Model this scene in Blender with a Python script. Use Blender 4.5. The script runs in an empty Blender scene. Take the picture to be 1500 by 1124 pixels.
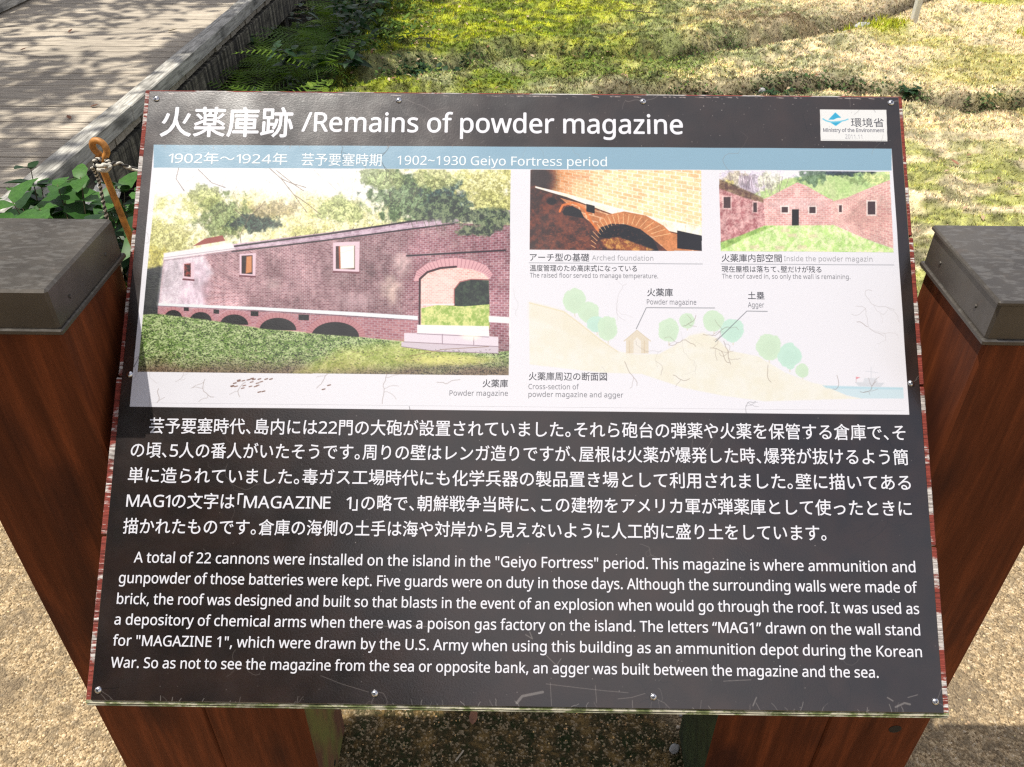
import bpy, math, random, os
import numpy as np
from mathutils import Vector, Matrix, Euler

random.seed(7)
RNG = np.random.default_rng(7)
S = bpy.context.scene
COL = S.collection

# ------------------------------------------------------------------ camera
CAM = dict(x=.0008, y=-.7777, z=1.5845, yaw=-.0115, pitch=.6404, roll=.0047, f=1224.6)
_cy, _sy, _cp, _sp = math.cos(CAM['yaw']), math.sin(CAM['yaw']), math.cos(CAM['pitch']), math.sin(CAM['pitch'])
_F = np.array([_sy*_cp, _cy*_cp, -_sp]); _R0 = np.array([_cy, -_sy, 0.]); _U0 = np.cross(_R0, _F)
_R = _R0*math.cos(CAM['roll']) + _U0*math.sin(CAM['roll'])
_U = -_R0*math.sin(CAM['roll']) + _U0*math.cos(CAM['roll'])
_C = np.array([CAM['x'], CAM['y'], CAM['z']])
cam = bpy.data.cameras.new('camera'); cam.sensor_width = 36; cam.lens = 36*CAM['f']/1500
cam.clip_start = .02; cam.clip_end = 600
co = bpy.data.objects.new('camera', cam); COL.objects.link(co)
co.matrix_world = Matrix(((_R[0], _U[0], -_F[0], _C[0]), (_R[1], _U[1], -_F[1], _C[1]), (_R[2], _U[2], -_F[2], _C[2]), (0, 0, 0, 1)))
S.camera = co

# ------------------------------------------------------------------ sun, sky, exposure
SUN_EL = math.radians(71.5)
SUN_V = Vector((-1.0, -.05, 0)).normalized()*math.cos(SUN_EL) + Vector((0, 0, math.sin(SUN_EL)))
sun = bpy.data.lights.new('sun', 'SUN'); sun.energy = 5.0; sun.angle = math.radians(.53); sun.color = (1, .95, .86)
so = bpy.data.objects.new('sun', sun); COL.objects.link(so)
so.rotation_euler = SUN_V.to_track_quat('Z', 'Y').to_euler(); so.location = (-20, -3, 30)
W = bpy.data.worlds.new('World'); S.world = W; W.use_nodes = True
wn = W.node_tree; wn.nodes.clear()
out = wn.nodes.new('ShaderNodeOutputWorld'); bg = wn.nodes.new('ShaderNodeBackground')
sky = wn.nodes.new('ShaderNodeTexSky'); sky.sky_type = 'NISHITA'; sky.sun_disc = False
sky.sun_elevation = SUN_EL; sky.sun_rotation = math.atan2(SUN_V.x, SUN_V.y)
sky.air_density = 1.0; sky.dust_density = 2.0
# thin white cloud spread evenly over the whole sky
tc = wn.nodes.new('ShaderNodeTexCoord'); nz = wn.nodes.new('ShaderNodeTexNoise')
nz.inputs['Scale'].default_value = 2.2; nz.inputs['Detail'].default_value = 6; nz.inputs['Distortion'].default_value = .4
rp = wn.nodes.new('ShaderNodeValToRGB'); rp.color_ramp.elements[0].position = .36; rp.color_ramp.elements[1].position = .62
mx = wn.nodes.new('ShaderNodeMix'); mx.data_type = 'RGBA'
wn.links.new(tc.outputs['Generated'], nz.inputs['Vector']); wn.links.new(nz.outputs['Fac'], rp.inputs['Fac'])
wn.links.new(rp.outputs['Color'], mx.inputs['Factor']); wn.links.new(sky.outputs['Color'], mx.inputs['A'])
mx.inputs['B'].default_value = (7.6, 7.3, 7.5, 1)
wn.links.new(mx.outputs['Result'], bg.inputs['Color']); bg.inputs['Strength'].default_value = .11
wn.links.new(bg.outputs[0], out.inputs[0])
S.view_settings.view_transform = 'Standard'; S.view_settings.look = 'None'
S.view_settings.gamma = 1; S.view_settings.use_curve_mapping = False
S.view_settings.exposure = 0.25
S.cycles.use_denoising = False; S.cycles.pixel_filter_type = 'BLACKMAN_HARRIS'; S.cycles.filter_width = 1.25
S.cycles.max_bounces = 6; S.cycles.sample_clamp_indirect = 4

# ------------------------------------------------------------------ helpers
def empty(name, loc=(0, 0, 0), rot=(0, 0, 0), parent=None):
    o = bpy.data.objects.new(name, None); COL.objects.link(o); o.location = loc; o.rotation_euler = rot
    o.empty_display_size = .05
    if parent: o.parent = parent
    return o
def tag(o, label=None, cat=None, group=None, kind=None):
    if label: o['label'] = label
    if cat: o['category'] = cat
    if group: o['group'] = group
    if kind: o['kind'] = kind
    return o
def mesh(name, verts, faces, mat=None, smooth=False):
    me = bpy.data.meshes.new(name); me.from_pydata([tuple(v) for v in verts], [], [tuple(f) for f in faces])
    if mat: me.materials.append(mat)
    if smooth: me.shade_smooth()
    me.update(); return me
def link(name, me, parent=None, loc=(0, 0, 0), rot=(0, 0, 0)):
    o = bpy.data.objects.new(name, me); COL.objects.link(o)
    if parent: o.parent = parent
    o.location = loc; o.rotation_euler = rot
    return o
def npmesh(name, V, Fc, mat=None, colors=None, smooth=False):
    """V (n,3), Fc (m,k) with constant k"""
    me = bpy.data.meshes.new(name); V = np.asarray(V, np.float32); Fc = np.asarray(Fc, np.int32)
    m, k = Fc.shape
    me.vertices.add(len(V)); me.vertices.foreach_set('co', V.ravel())
    me.loops.add(m*k); me.loops.foreach_set('vertex_index', Fc.ravel())
    me.polygons.add(m); me.polygons.foreach_set('loop_start', np.arange(0, m*k, k, dtype=np.int32))
    me.update(calc_edges=True)
    if colors is not None:
        a = me.color_attributes.new('tint', 'FLOAT_COLOR', 'POINT')
        c = np.ones((len(V), 4), np.float32); c[:, :3] = colors; a.data.foreach_set('color', c.ravel())
    if mat: me.materials.append(mat)
    if smooth: me.shade_smooth()
    return me
class MB:
    def __init__(s): s.v = []; s.f = []
    def add(s, vs, fs):
        n = len(s.v); s.v += [tuple(v) for v in vs]; s.f += [tuple(i+n for i in f) for f in fs]
    def box(s, lo, hi, ch=0, M=None):
        """box with optionally chamfered edges"""
        (x0, y0, z0), (x1, y1, z1) = lo, hi
        if ch <= 0:
            vs = [(x, y, z) for x in (x0, x1) for y in (y0, y1) for z in (z0, z1)]
            fs = [(0, 1, 3, 2), (4, 6, 7, 5), (0, 4, 5, 1), (2, 3, 7, 6), (0, 2, 6, 4), (1, 5, 7, 3)]
        else:
            import bmesh
            bm = bmesh.new(); bmesh.ops.create_cube(bm, size=1)
            for v in bm.verts: v.co = Vector((x0 if v.co.x < 0 else x1, y0 if v.co.y < 0 else y1, z0 if v.co.z < 0 else z1))
            bmesh.ops.bevel(bm, geom=bm.edges[:], offset=ch, segments=1, affect='EDGES')
            bm.verts.index_update(); vs = [tuple(v.co) for v in bm.verts]; fs = [[v.index for v in f.verts] for f in bm.faces]; bm.free()
        if M is not None: vs = [tuple(M @ Vector(v)) for v in vs]
        s.add(vs, fs)
    def tube(s, pts, r, seg=10, cap=True):
        pts = [Vector(p) for p in pts]; n = len(pts); rs = r if isinstance(r, (list, tuple)) else [r]*n
        base = len(s.v); ref = Vector((0, 0, 1))
        t = (pts[1]-pts[0]).normalized(); u = t.cross(ref)
        if u.length < .05: u = t.cross(Vector((1, 0, 0)))
        u.normalize()
        for i, p in enumerate(pts):
            a = pts[min(i+1, n-1)]-pts[max(i-1, 0)]; a.normalize()
            u = (u-a*u.dot(a)).normalized(); w = a.cross(u)
            for k in range(seg):
                q = 2*math.pi*k/seg; s.v.append(tuple(p+(u*math.cos(q)+w*math.sin(q))*rs[i]))
        for i in range(n-1):
            for k in range(seg):
                a = base+i*seg+k; b = base+i*seg+(k+1) % seg
                s.f.append((a, b, b+seg, a+seg))
        if cap:
            s.f.append(tuple(base+k for k in range(seg))[::-1]); s.f.append(tuple(base+(n-1)*seg+k for k in range(seg)))
    def build(s, name, mat, parent=None, smooth=False, loc=(0, 0, 0), rot=(0, 0, 0)):
        return link(name, mesh(name, s.v, s.f, mat, smooth), parent, loc, rot)

# value noise in numpy
_PERM = RNG.random((256, 256)).astype(np.float32)
def vnoise(x, y):
    xi = np.floor(x).astype(np.int64); yi = np.floor(y).astype(np.int64); fx = x-xi; fy = y-yi
    fx = fx*fx*(3-2*fx); fy = fy*fy*(3-2*fy)
    a = _PERM[xi & 255, yi & 255]; b = _PERM[(xi+1) & 255, yi & 255]; c = _PERM[xi & 255, (yi+1) & 255]; d = _PERM[(xi+1) & 255, (yi+1) & 255]
    return (a*(1-fx)+b*fx)*(1-fy)+(c*(1-fx)+d*fx)*fy
def fbm(x, y, o=4, g=.5):
    t = 0; a = 1; n = 0
    for i in range(o):
        t = t+a*vnoise(x+17.3*i, y-9.1*i); n += a; a *= g; x = x*2.03; y = y*2.03
    return t/n
def sstep(a, b, x):
    t = np.clip((x-a)/(b-a), 0, 1); return t*t*(3-2*t)

# ------------------------------------------------------------------ materials
def M_new(name):
    m = bpy.data.materials.new(name); m.use_nodes = True
    return m, m.node_tree, m.node_tree.nodes['Principled BSDF']
def N(t, kind, **kw):
    n = t.nodes.new(kind)
    for k, v in kw.items():
        if k.startswith('_'): setattr(n, k[1:], v)
        else: n.inputs[k.replace('_', ' ')].default_value = v
    return n
def coords(t, scale=(1, 1, 1), kind='Object'):
    tc = t.nodes.new('ShaderNodeTexCoord'); mp = t.nodes.new('ShaderNodeMapping'); mp.inputs['Scale'].default_value = scale
    t.links.new(tc.outputs[kind], mp.inputs['Vector']); return mp.outputs['Vector']
def noise(t, vec, scale, detail=4, rough=.5, dist=0):
    n = N(t, 'ShaderNodeTexNoise', Scale=scale, Detail=detail, Roughness=rough, Distortion=dist); t.links.new(vec, n.inputs['Vector']); return n.outputs['Fac']
def ramp(t, fac, stops):
    r = t.nodes.new('ShaderNodeValToRGB'); e = r.color_ramp.elements
    while len(e) > 1: e.remove(e[-1])
    e[0].position = stops[0][0]; e[0].color = (*stops[0][1], 1)
    for p, c in stops[1:]:
        q = e.new(p); q.color = (*c, 1)
    t.links.new(fac, r.inputs['Fac']); return r.outputs['Color']
def mix(t, fac, a, b, mode='MIX'):
    m = t.nodes.new('ShaderNodeMix'); m.data_type = 'RGBA'; m.blend_type = mode
    for s, v in (('Factor', fac), ('A', a), ('B', b)):
        if hasattr(v, 'is_linked') or hasattr(v, 'links'): t.links.new(v, m.inputs[s])
        else: m.inputs[s].default_value = v if s == 'Factor' else (*v, 1)
    return m.outputs['Result']
def bump(t, b, h, strength=.3, dist=.01):
    n = N(t, 'ShaderNodeBump', Strength=strength, Distance=dist); t.links.new(h, n.inputs['Height']); t.links.new(n.outputs[0], b.inputs['Normal'])
def g(v): return (v, v, v)

def mat_simple(name, c, rough=.6, metal=0, var=.25, scale=40, bumps=.1):
    m, t, b = M_new(name); v = coords(t); n = noise(t, v, scale, 5)
    lo = tuple(x*(1-var) for x in c); hi = tuple(min(1, x*(1+var)) for x in c)
    t.links.new(ramp(t, n, [(.3, lo), (.7, hi)]), b.inputs['Base Color']); b.inputs['Roughness'].default_value = rough; b.inputs['Metallic'].default_value = metal
    if bumps: bump(t, b, n, bumps, .002)
    return m
def mat_tint(name, rough=.8, trans=.25, scale=0):
    """colour from the per-vertex tint (leaf and blade colours)"""
    m, t, b = M_new(name); a = t.nodes.new('ShaderNodeAttribute'); a.attribute_name = 'tint'
    b.inputs['Roughness'].default_value = rough; b.inputs['Specular IOR Level'].default_value = .25
    t.links.new(a.outputs['Color'], b.inputs['Base Color'])
    if trans:
        tr = t.nodes.new('ShaderNodeBsdfTranslucent'); mxs = t.nodes.new('ShaderNodeMixShader'); mxs.inputs[0].default_value = trans
        t.links.new(a.outputs['Color'], tr.inputs['Color']); t.links.new(b.outputs[0], mxs.inputs[1]); t.links.new(tr.outputs[0], mxs.inputs[2])
        t.links.new(mxs.outputs[0], t.nodes['Material Output'].inputs[0])
    return m
def mat_leaf(name, c, c2, rough=.45, trans=.2):
    m, t, b = M_new(name); oi = t.nodes.new('ShaderNodeObjectInfo')
    v = coords(t, (1, 1, 1)); n = noise(t, v, 60, 3)
    col = mix(t, oi.outputs['Random'], c, c2); col = mix(t, n, col, tuple(x*.6 for x in c), 'MIX')
    t.links.new(col, b.inputs['Base Color']); b.inputs['Roughness'].default_value = rough; b.inputs['Specular IOR Level'].default_value = .22
    tr = t.nodes.new('ShaderNodeBsdfTranslucent'); mxs = t.nodes.new('ShaderNodeMixShader'); mxs.inputs[0].default_value = trans
    t.links.new(col, tr.inputs['Color']); t.links.new(b.outputs[0], mxs.inputs[1]); t.links.new(tr.outputs[0], mxs.inputs[2])
    t.links.new(mxs.outputs[0], t.nodes['Material Output'].inputs[0])
    return m

def mat_stained(name):
    """reddish-brown stained timber, grain along local z, dark streaks, cracks and knots"""
    m, t, b = M_new(name); v = coords(t, (1, 1, .06)); oi = t.nodes.new('ShaderNodeObjectInfo')
    ad = t.nodes.new('ShaderNodeVectorMath'); ad.operation = 'ADD'; t.links.new(v, ad.inputs[0]); t.links.new(oi.outputs['Random'], ad.inputs[1]); v = ad.outputs[0]
    g1 = noise(t, v, 48, 8, .68, .4); g2 = noise(t, v, 260, 3, .6); big = noise(t, coords(t, (1, 1, .35)), 9, 4)
    c = ramp(t, g1, [(.25, (.055, .014, .005)), (.5, (.115, .030, .010)), (.75, (.23, .058, .018))])
    c = mix(t, ramp(t, g2, [(.64, g(0)), (.74, g(.3))]), c, (.2, .07, .03))
    g3 = noise(t, coords(t, (1, 1, .03)), 120, 4, .7); c = mix(t, ramp(t, g3, [(.27, g(.9)), (.33, g(0))]), c, (.012, .006, .004))
    c = mix(t, ramp(t, big, [(.52, g(0)), (.66, g(.75))]), c, (.04, .013, .008))
    t.links.new(c, b.inputs['Base Color']); b.inputs['Roughness'].default_value = .7; b.inputs['Specular IOR Level'].default_value = .12
    bump(t, b, g1, .35, .002); return m
def mat_mossy(name):
    m, t, b = M_new(name); v = coords(t, (1, 1, .06)); g1 = noise(t, v, 55, 6, .6, .3); big = noise(t, coords(t, (1, 1, .4)), 14, 4)
    c = ramp(t, g1, [(.28, (.075, .03, .015)), (.72, (.2, .085, .04))])
    c = mix(t, ramp(t, big, [(.42, g(0)), (.6, g(.8))]), c, (.15, .17, .03))
    t.links.new(c, b.inputs['Base Color']); b.inputs['Roughness'].default_value = .85; bump(t, b, g1, .3, .002); return m
def mat_peeling(name):
    """red paint peeling from grey wood; grain along local x"""
    m, t, b = M_new(name); v = coords(t, (.10, 1, 1)); gr = noise(t, v, 330, 5, .65, .2); fl = noise(t, coords(t, (.55, 1, 1)), 26, 5, .6)
    wood = ramp(t, gr, [(.35, (.10, .085, .075)), (.5, (.36, .33, .31)), (.7, (.62, .59, .56))])
    red = ramp(t, gr, [(.30, (.035, .008, .006)), (.45, (.16, .022, .013)), (.75, (.26, .045, .028))])
    f = t.nodes.new('ShaderNodeMath'); f.operation = 'ADD'; t.links.new(fl, f.inputs[0])
    f2 = t.nodes.new('ShaderNodeMath'); f2.operation = 'MULTIPLY'; f2.inputs[1].default_value = .35; t.links.new(gr, f2.inputs[0]); t.links.new(f2.outputs[0], f.inputs[1])
    c = mix(t, ramp(t, f.outputs[0], [(.69, g(0)), (.74, g(1))]), red, wood)
    # algae along the damp lower edge of the board
    sx = t.nodes.new('ShaderNodeSeparateXYZ'); t.links.new(coords(t), sx.inputs[0])
    al = t.nodes.new('ShaderNodeMath'); al.operation = 'LESS_THAN'; al.inputs[1].default_value = -.9
    t.links.new(c, b.inputs['Base Color']); b.inputs['Roughness'].default_value = .85
    bump(t, b, gr, .8, .003); return m
def mat_edgemoss(name):
    m, t, b = M_new(name); v = coords(t, (.5, 1, 1)); n = noise(t, v, 60, 5, .7); n2 = noise(t, coords(t, (.05, 1, 1)), 300, 4)
    c = ramp(t, n, [(.36, (.045, .06, .02)), (.47, (.12, .14, .05)), (.55, (.36, .34, .25)), (.7, (.5, .46, .36))])
    c = mix(t, ramp(t, n2, [(.4, g(.6)), (.5, g(0))]), c, (.03, .03, .015))
    t.links.new(c, b.inputs['Base Color']); b.inputs['Roughness'].default_value = .9; bump(t, b, n2, .6, .003); return m
def mat_cap(name):
    m, t, b = M_new(name); v = coords(t); n = noise(t, v, 55, 5, .65, .5); n2 = noise(t, coords(t, (1, 2.2, 1)), 75, 3); n3 = noise(t, v, 9, 3)
    c = ramp(t, n3, [(.35, (.068, .060, .052)), (.65, (.110, .098, .084))])
    sz = t.nodes.new('ShaderNodeSeparateXYZ'); gm_ = t.nodes.new('ShaderNodeNewGeometry'); t.links.new(gm_.outputs['Normal'], sz.inputs[0])
    up = t.nodes.new('ShaderNodeMath'); up.operation = 'MULTIPLY'; t.links.new(sz.outputs[2], up.inputs[0]); t.links.new(ramp(t, n2, [(.50, g(0)), (.64, g(.45))]), up.inputs[1])
    c = mix(t, up.outputs[0], c, (.19, .18, .165))   # lichen grows on the level top only
    c = mix(t, ramp(t, n, [(.60, g(0)), (.74, g(.4))]), c, (.13, .10, .08))
    t.links.new(c, b.inputs['Base Color']); b.inputs['Metallic'].default_value = .55
    t.links.new(ramp(t, n, [(.3, g(.34)), (.7, g(.5))]), b.inputs['Roughness']); bump(t, b, n, .08, .002); return m
def mat_deck(name, grey=1.0):
    m, t, b = M_new(name); oi = t.nodes.new('ShaderNodeObjectInfo')
    v = coords(t, (.07, 1, 1)); ad = t.nodes.new('ShaderNodeVectorMath'); ad.operation = 'ADD'; t.links.new(v, ad.inputs[0])
    ml = t.nodes.new('ShaderNodeMath'); ml.operation = 'MULTIPLY'; ml.inputs[1].default_value = 37.; t.links.new(oi.outputs['Random'], ml.inputs[0])
    t.links.new(ml.outputs[0], ad.inputs[1]); v = ad.outputs[0]
    g1 = noise(t, v, 60, 6, .62, .2); g2 = noise(t, v, 220, 3, .6); big = noise(t, coords(t, (.5, 1, 1)), 5, 4)
    c = ramp(t, g1, [(.25, (.17, .14, .105)), (.45, (.43, .37, .29)), (.7, (.62, .55, .43))])
    c = mix(t, ramp(t, g2, [(.30, g(.75)), (.42, g(0))]), c, (.09, .078, .065))
    c = mix(t, ramp(t, big, [(.35, g(.4)), (.6, g(0))]), c, (.17, .15, .125))
    c = mix(t, oi.outputs['Random'], c, g(.86), 'MULTIPLY')
    t.links.new(c, b.inputs['Base Color']); b.inputs['Roughness'].default_value = .85; bump(t, b, g1, .5, .004); return m
def mat_curb(name, drips=False):
    """grey weathered beam, grain along local y"""
    m, t, b = M_new(name); v = coords(t, (1, .08, 1)); g1 = noise(t, v, 70, 6, .62, .2); big = noise(t, coords(t, (1, .6, 1)), 9, 4)
    c = ramp(t, g1, [(.28, (.14, .132, .115)), (.5, (.40, .385, .34)), (.72, (.62, .60, .54))])
    c = mix(t, ramp(t, big, [(.5, g(0)), (.68, g(.7))]), c, (.07, .068, .06))
    if drips:
        c = mix(t, 1.0, c, (.62, .58, .48), 'MULTIPLY'); d = noise(t, coords(t, (1, 1, .05)), 24, 3, .6); c = mix(t, ramp(t, d, [(.44, g(.9)), (.60, g(0))]), c, (.022, .02, .016))
    t.links.new(c, b.inputs['Base Color']); b.inputs['Roughness'].default_value = .88; bump(t, b, g1, .5, .004); return m
def mat_pavement(name):
    m, t, b = M_new(name); v = coords(t)
    vo = N(t, 'ShaderNodeTexVoronoi', Scale=240.); t.links.new(v, vo.inputs['Vector'])
    vo2 = N(t, 'ShaderNodeTexVoronoi', Scale=95.); t.links.new(v, vo2.inputs['Vector'])
    sp = t.nodes.new('ShaderNodeSeparateColor'); t.links.new(vo.outputs['Color'], sp.inputs[0])
    n = noise(t, v, 5, 5, .6); n2 = noise(t, v, 38, 5, .65)
    c = ramp(t, sp.outputs[0], [(.0, (.19, .13, .07)), (.3, (.37, .265, .145)), (.65, (.52, .385, .22)), (.95, (.64, .50, .31)), (1, (.74, .62, .45))])
    c = mix(t, ramp(t, n2, [(.40, g(.75)), (.56, g(0))]), c, (.19, .145, .09))
    c = mix(t, ramp(t, n, [(.38, g(.7)), (.5, g(0))]), c, (.17, .13, .085))
    # algae between the posts, with the shade under the board put into its dark tones
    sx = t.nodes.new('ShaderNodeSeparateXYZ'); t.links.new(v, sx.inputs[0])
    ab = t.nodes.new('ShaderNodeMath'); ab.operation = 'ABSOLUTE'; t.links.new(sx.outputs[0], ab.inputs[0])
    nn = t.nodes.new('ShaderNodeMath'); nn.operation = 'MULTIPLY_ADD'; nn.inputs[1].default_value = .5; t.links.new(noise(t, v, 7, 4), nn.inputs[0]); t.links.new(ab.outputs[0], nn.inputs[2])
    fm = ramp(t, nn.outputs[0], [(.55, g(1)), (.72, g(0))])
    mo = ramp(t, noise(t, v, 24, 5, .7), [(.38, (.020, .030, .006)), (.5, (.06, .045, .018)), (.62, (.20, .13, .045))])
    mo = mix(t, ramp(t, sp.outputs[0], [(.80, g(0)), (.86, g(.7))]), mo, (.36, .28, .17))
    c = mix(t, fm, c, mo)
    t.links.new(c, b.inputs['Base Color']); b.inputs['Roughness'].default_value = .9; b.inputs['Specular IOR Level'].default_value = .2
    h = t.nodes.new('ShaderNodeMath'); h.operation = 'ADD'; t.links.new(vo.outputs['Distance'], h.inputs[0]); t.links.new(vo2.outputs['Distance'], h.inputs[1])
    iv = t.nodes.new('ShaderNodeMath'); iv.operation = 'MULTIPLY'; iv.inputs[1].default_value = -1; t.links.new(h.outputs[0], iv.inputs[0])
    bump(t, b, iv.outputs[0], .9, .006); return m
def mat_soil(name):
    m, t, b = M_new(name); a = t.nodes.new('ShaderNodeAttribute'); a.attribute_name = 'tint'; v = coords(t)
    n = noise(t, v, 60, 6, .7); n2 = noise(t, v, 11, 4)
    c = mix(t, ramp(t, n, [(.3, g(.45)), (.6, g(1)), (.75, g(1.25))]), g(1), g(1))
    c = mix(t, 1.0, a.outputs['Color'], ramp(t, n, [(.3, g(.5)), (.55, g(.95)), (.75, g(1.0))]), 'MULTIPLY')
    c = mix(t, 1.0, c, ramp(t, n2, [(.3, g(.75)), (.6, g(1.0))]), 'MULTIPLY')
    t.links.new(c, b.inputs['Base Color']); b.inputs['Roughness'].default_value = .95; bump(t, b, n, .8, .02); return m

MT = dict(stain=mat_stained('stained_timber'), mossy=mat_mossy('mossy_timber'), peel=mat_peeling('peeling_red_paint'),
          edgemoss=mat_edgemoss('damp_wood_edge'), algae_shade=mat_simple('shaded_algae_timber', (.03, .045, .012), .9, 0, .5, 30, .3), cap=mat_cap('weathered_bronze'), deck=mat_deck('weathered_decking'),  # algae green darkened: the shade on the right support is in its colour
          curb=mat_curb('grey_beam'), fascia=mat_curb('stained_beam', True), pave=mat_pavement('washed_gravel_paving'), soil=mat_soil('soil'),
          grass=mat_tint('grass_blades', .8, .3), litter=mat_tint('litter', .85, .1), peb=mat_tint('pebbles', .6, 0),
          steel=mat_simple('screw_steel', (.62, .62, .64), .22, 1, .1, 300, 0), hole=mat_simple('recess', (.02, .02, .02), .6, .6, .1, 50, 0),
          rod=mat_simple('rusty_yellow_iron', (.40, .17, .035), .55, .1, .45, 70, .3),
          rope=mat_simple('white_rope', (.50, .47, .40), .9, 0, .35, 300, .6), rope2=mat_simple('black_rope', (.035, .033, .03), .9, 0, .4, 300, .6),
          leaf=mat_leaf('leaf_green', (.035, .11, .018), (.10, .25, .045)), leafd=mat_leaf('leaf_dark', (.012, .042, .012), (.03, .085, .02)),
          leafy=mat_leaf('leaf_lime', (.16, .26, .03), (.27, .34, .04)), fern=mat_leaf('fern_green', (.06, .14, .012), (.20, .32, .02), .6, .35),
          stem=mat_simple('stem', (.07, .06, .02), .7), bark=mat_simple('bark', (.09, .07, .05), .9, 0, .4, 12, .8),
          crown=mat_tint('crown_leaves', .6, .3), dry=mat_simple('dry_leaf', (.22, .10, .055), .7, 0, .35, 60, .3),
          stick=mat_simple('bleached_stick', (.42, .36, .27), .8, 0, .3, 80, .3), stone=mat_simple('stone', (.33, .33, .32), .75, 0, .35, 40, .4),
          stake=mat_simple('painted_stake', (.62, .60, .54), .7, 0, .12, 40, .2))

# film: crumpled translucent plastic
m, t, b = M_new('plastic_film'); b.inputs['Base Color'].default_value = (.8, .82, .84, 1); b.inputs['Roughness'].default_value = .3
b.inputs['Alpha'].default_value = .22; b.inputs['Transmission Weight'].default_value = .3; MT['film'] = m

# ------------------------------------------------------------------ ground, ditches, banks
DITCH = [(-1.38, 4.31), (-1.04, 4.46), (-.72, 4.65), (-.39, 4.91), (.06, 5.14), (.61, 5.07), (1.09, 5.2), (1.63, 5.5), (2.06, 5.68), (2.47, 6.02), (2.9, 6.4), (3.6, 7.1), (4.6, 7.9)]
BANK = [(.55, 4.31), (.97, 4.36), (1.6, 4.43), (1.97, 4.52), (2.33, 4.27), (2.52, 4.16), (2.73, 4.1), (2.95, 4.22), (3.6, 4.4)]
def pdist(x, y, P):
    """distance to polyline and signed side"""
    best = np.full(np.shape(x), 1e9); sd = np.zeros(np.shape(x))
    for (ax, ay), (bx, by) in zip(P[:-1], P[1:]):
        dx, dy = bx-ax, by-ay; L = dx*dx+dy*dy
        tt = np.clip(((x-ax)*dx+(y-ay)*dy)/L, 0, 1); d = np.hypot(x-ax-tt*dx, y-ay-tt*dy)
        s = dx*(y-ay)-dy*(x-ax); m_ = d < best; best = np.where(m_, d, best); sd = np.where(m_, s, sd)
    return best, np.sign(sd)
def ground_z(x, y):
    x = np.asarray(x, float); y = np.asarray(y, float)
    far = sstep(1.9, 2.8, y)
    z = (fbm(x*1.1+5, y*1.1+3, 4)-.5)*.10*far + (fbm(x*7, y*8, 3)-.5)*.085*far+(fbm(x*27, y*27, 2)-.5)*.016*far
    z = z-.02
    # side ditch along the boardwalk
    side = 1-sstep(-1.75, -1.05, x+.18*(fbm(x*2, y*2, 2)-.5))
    z = z-.46*side*sstep(1.5, 2.6, y)
    d, s = pdist(x, y, DITCH); w = .10+.05*fbm(x*3, y*3, 2)
    z = z-.21*np.exp(-(d/w)**2)*sstep(1.5, 2.5, y)*(1-.75*sstep(1.6, 2.6, x)) + .05*np.exp(-((d-.3)/.18)**2)
    d, s = pdist(x, y, BANK); z = z-.06*np.exp(-(d/.07)**2)*(s < 0)-.05*np.exp(-(d/.06)**2) + .03*np.exp(-((d-.15)/.12)**2)*(s > 0)
    return np.where(y < 1.2, -.03, z)
def P2W(px, py, z=0.):
    d = _F+_R*(px-750)/CAM['f']-_U*(py-562)/CAM['f']; return _C+d*(z-_C[2])/d[2]
def W2P(x, y, z=0.):
    dx, dy, dz = x-_C[0], y-_C[1], z-_C[2]; w = dx*_F[0]+dy*_F[1]+dz*_F[2]
    return 750+CAM['f']*(dx*_R[0]+dy*_R[1]+dz*_R[2])/w, 562-CAM['f']*(dx*_U[0]+dy*_U[1]+dz*_U[2])/w
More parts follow.
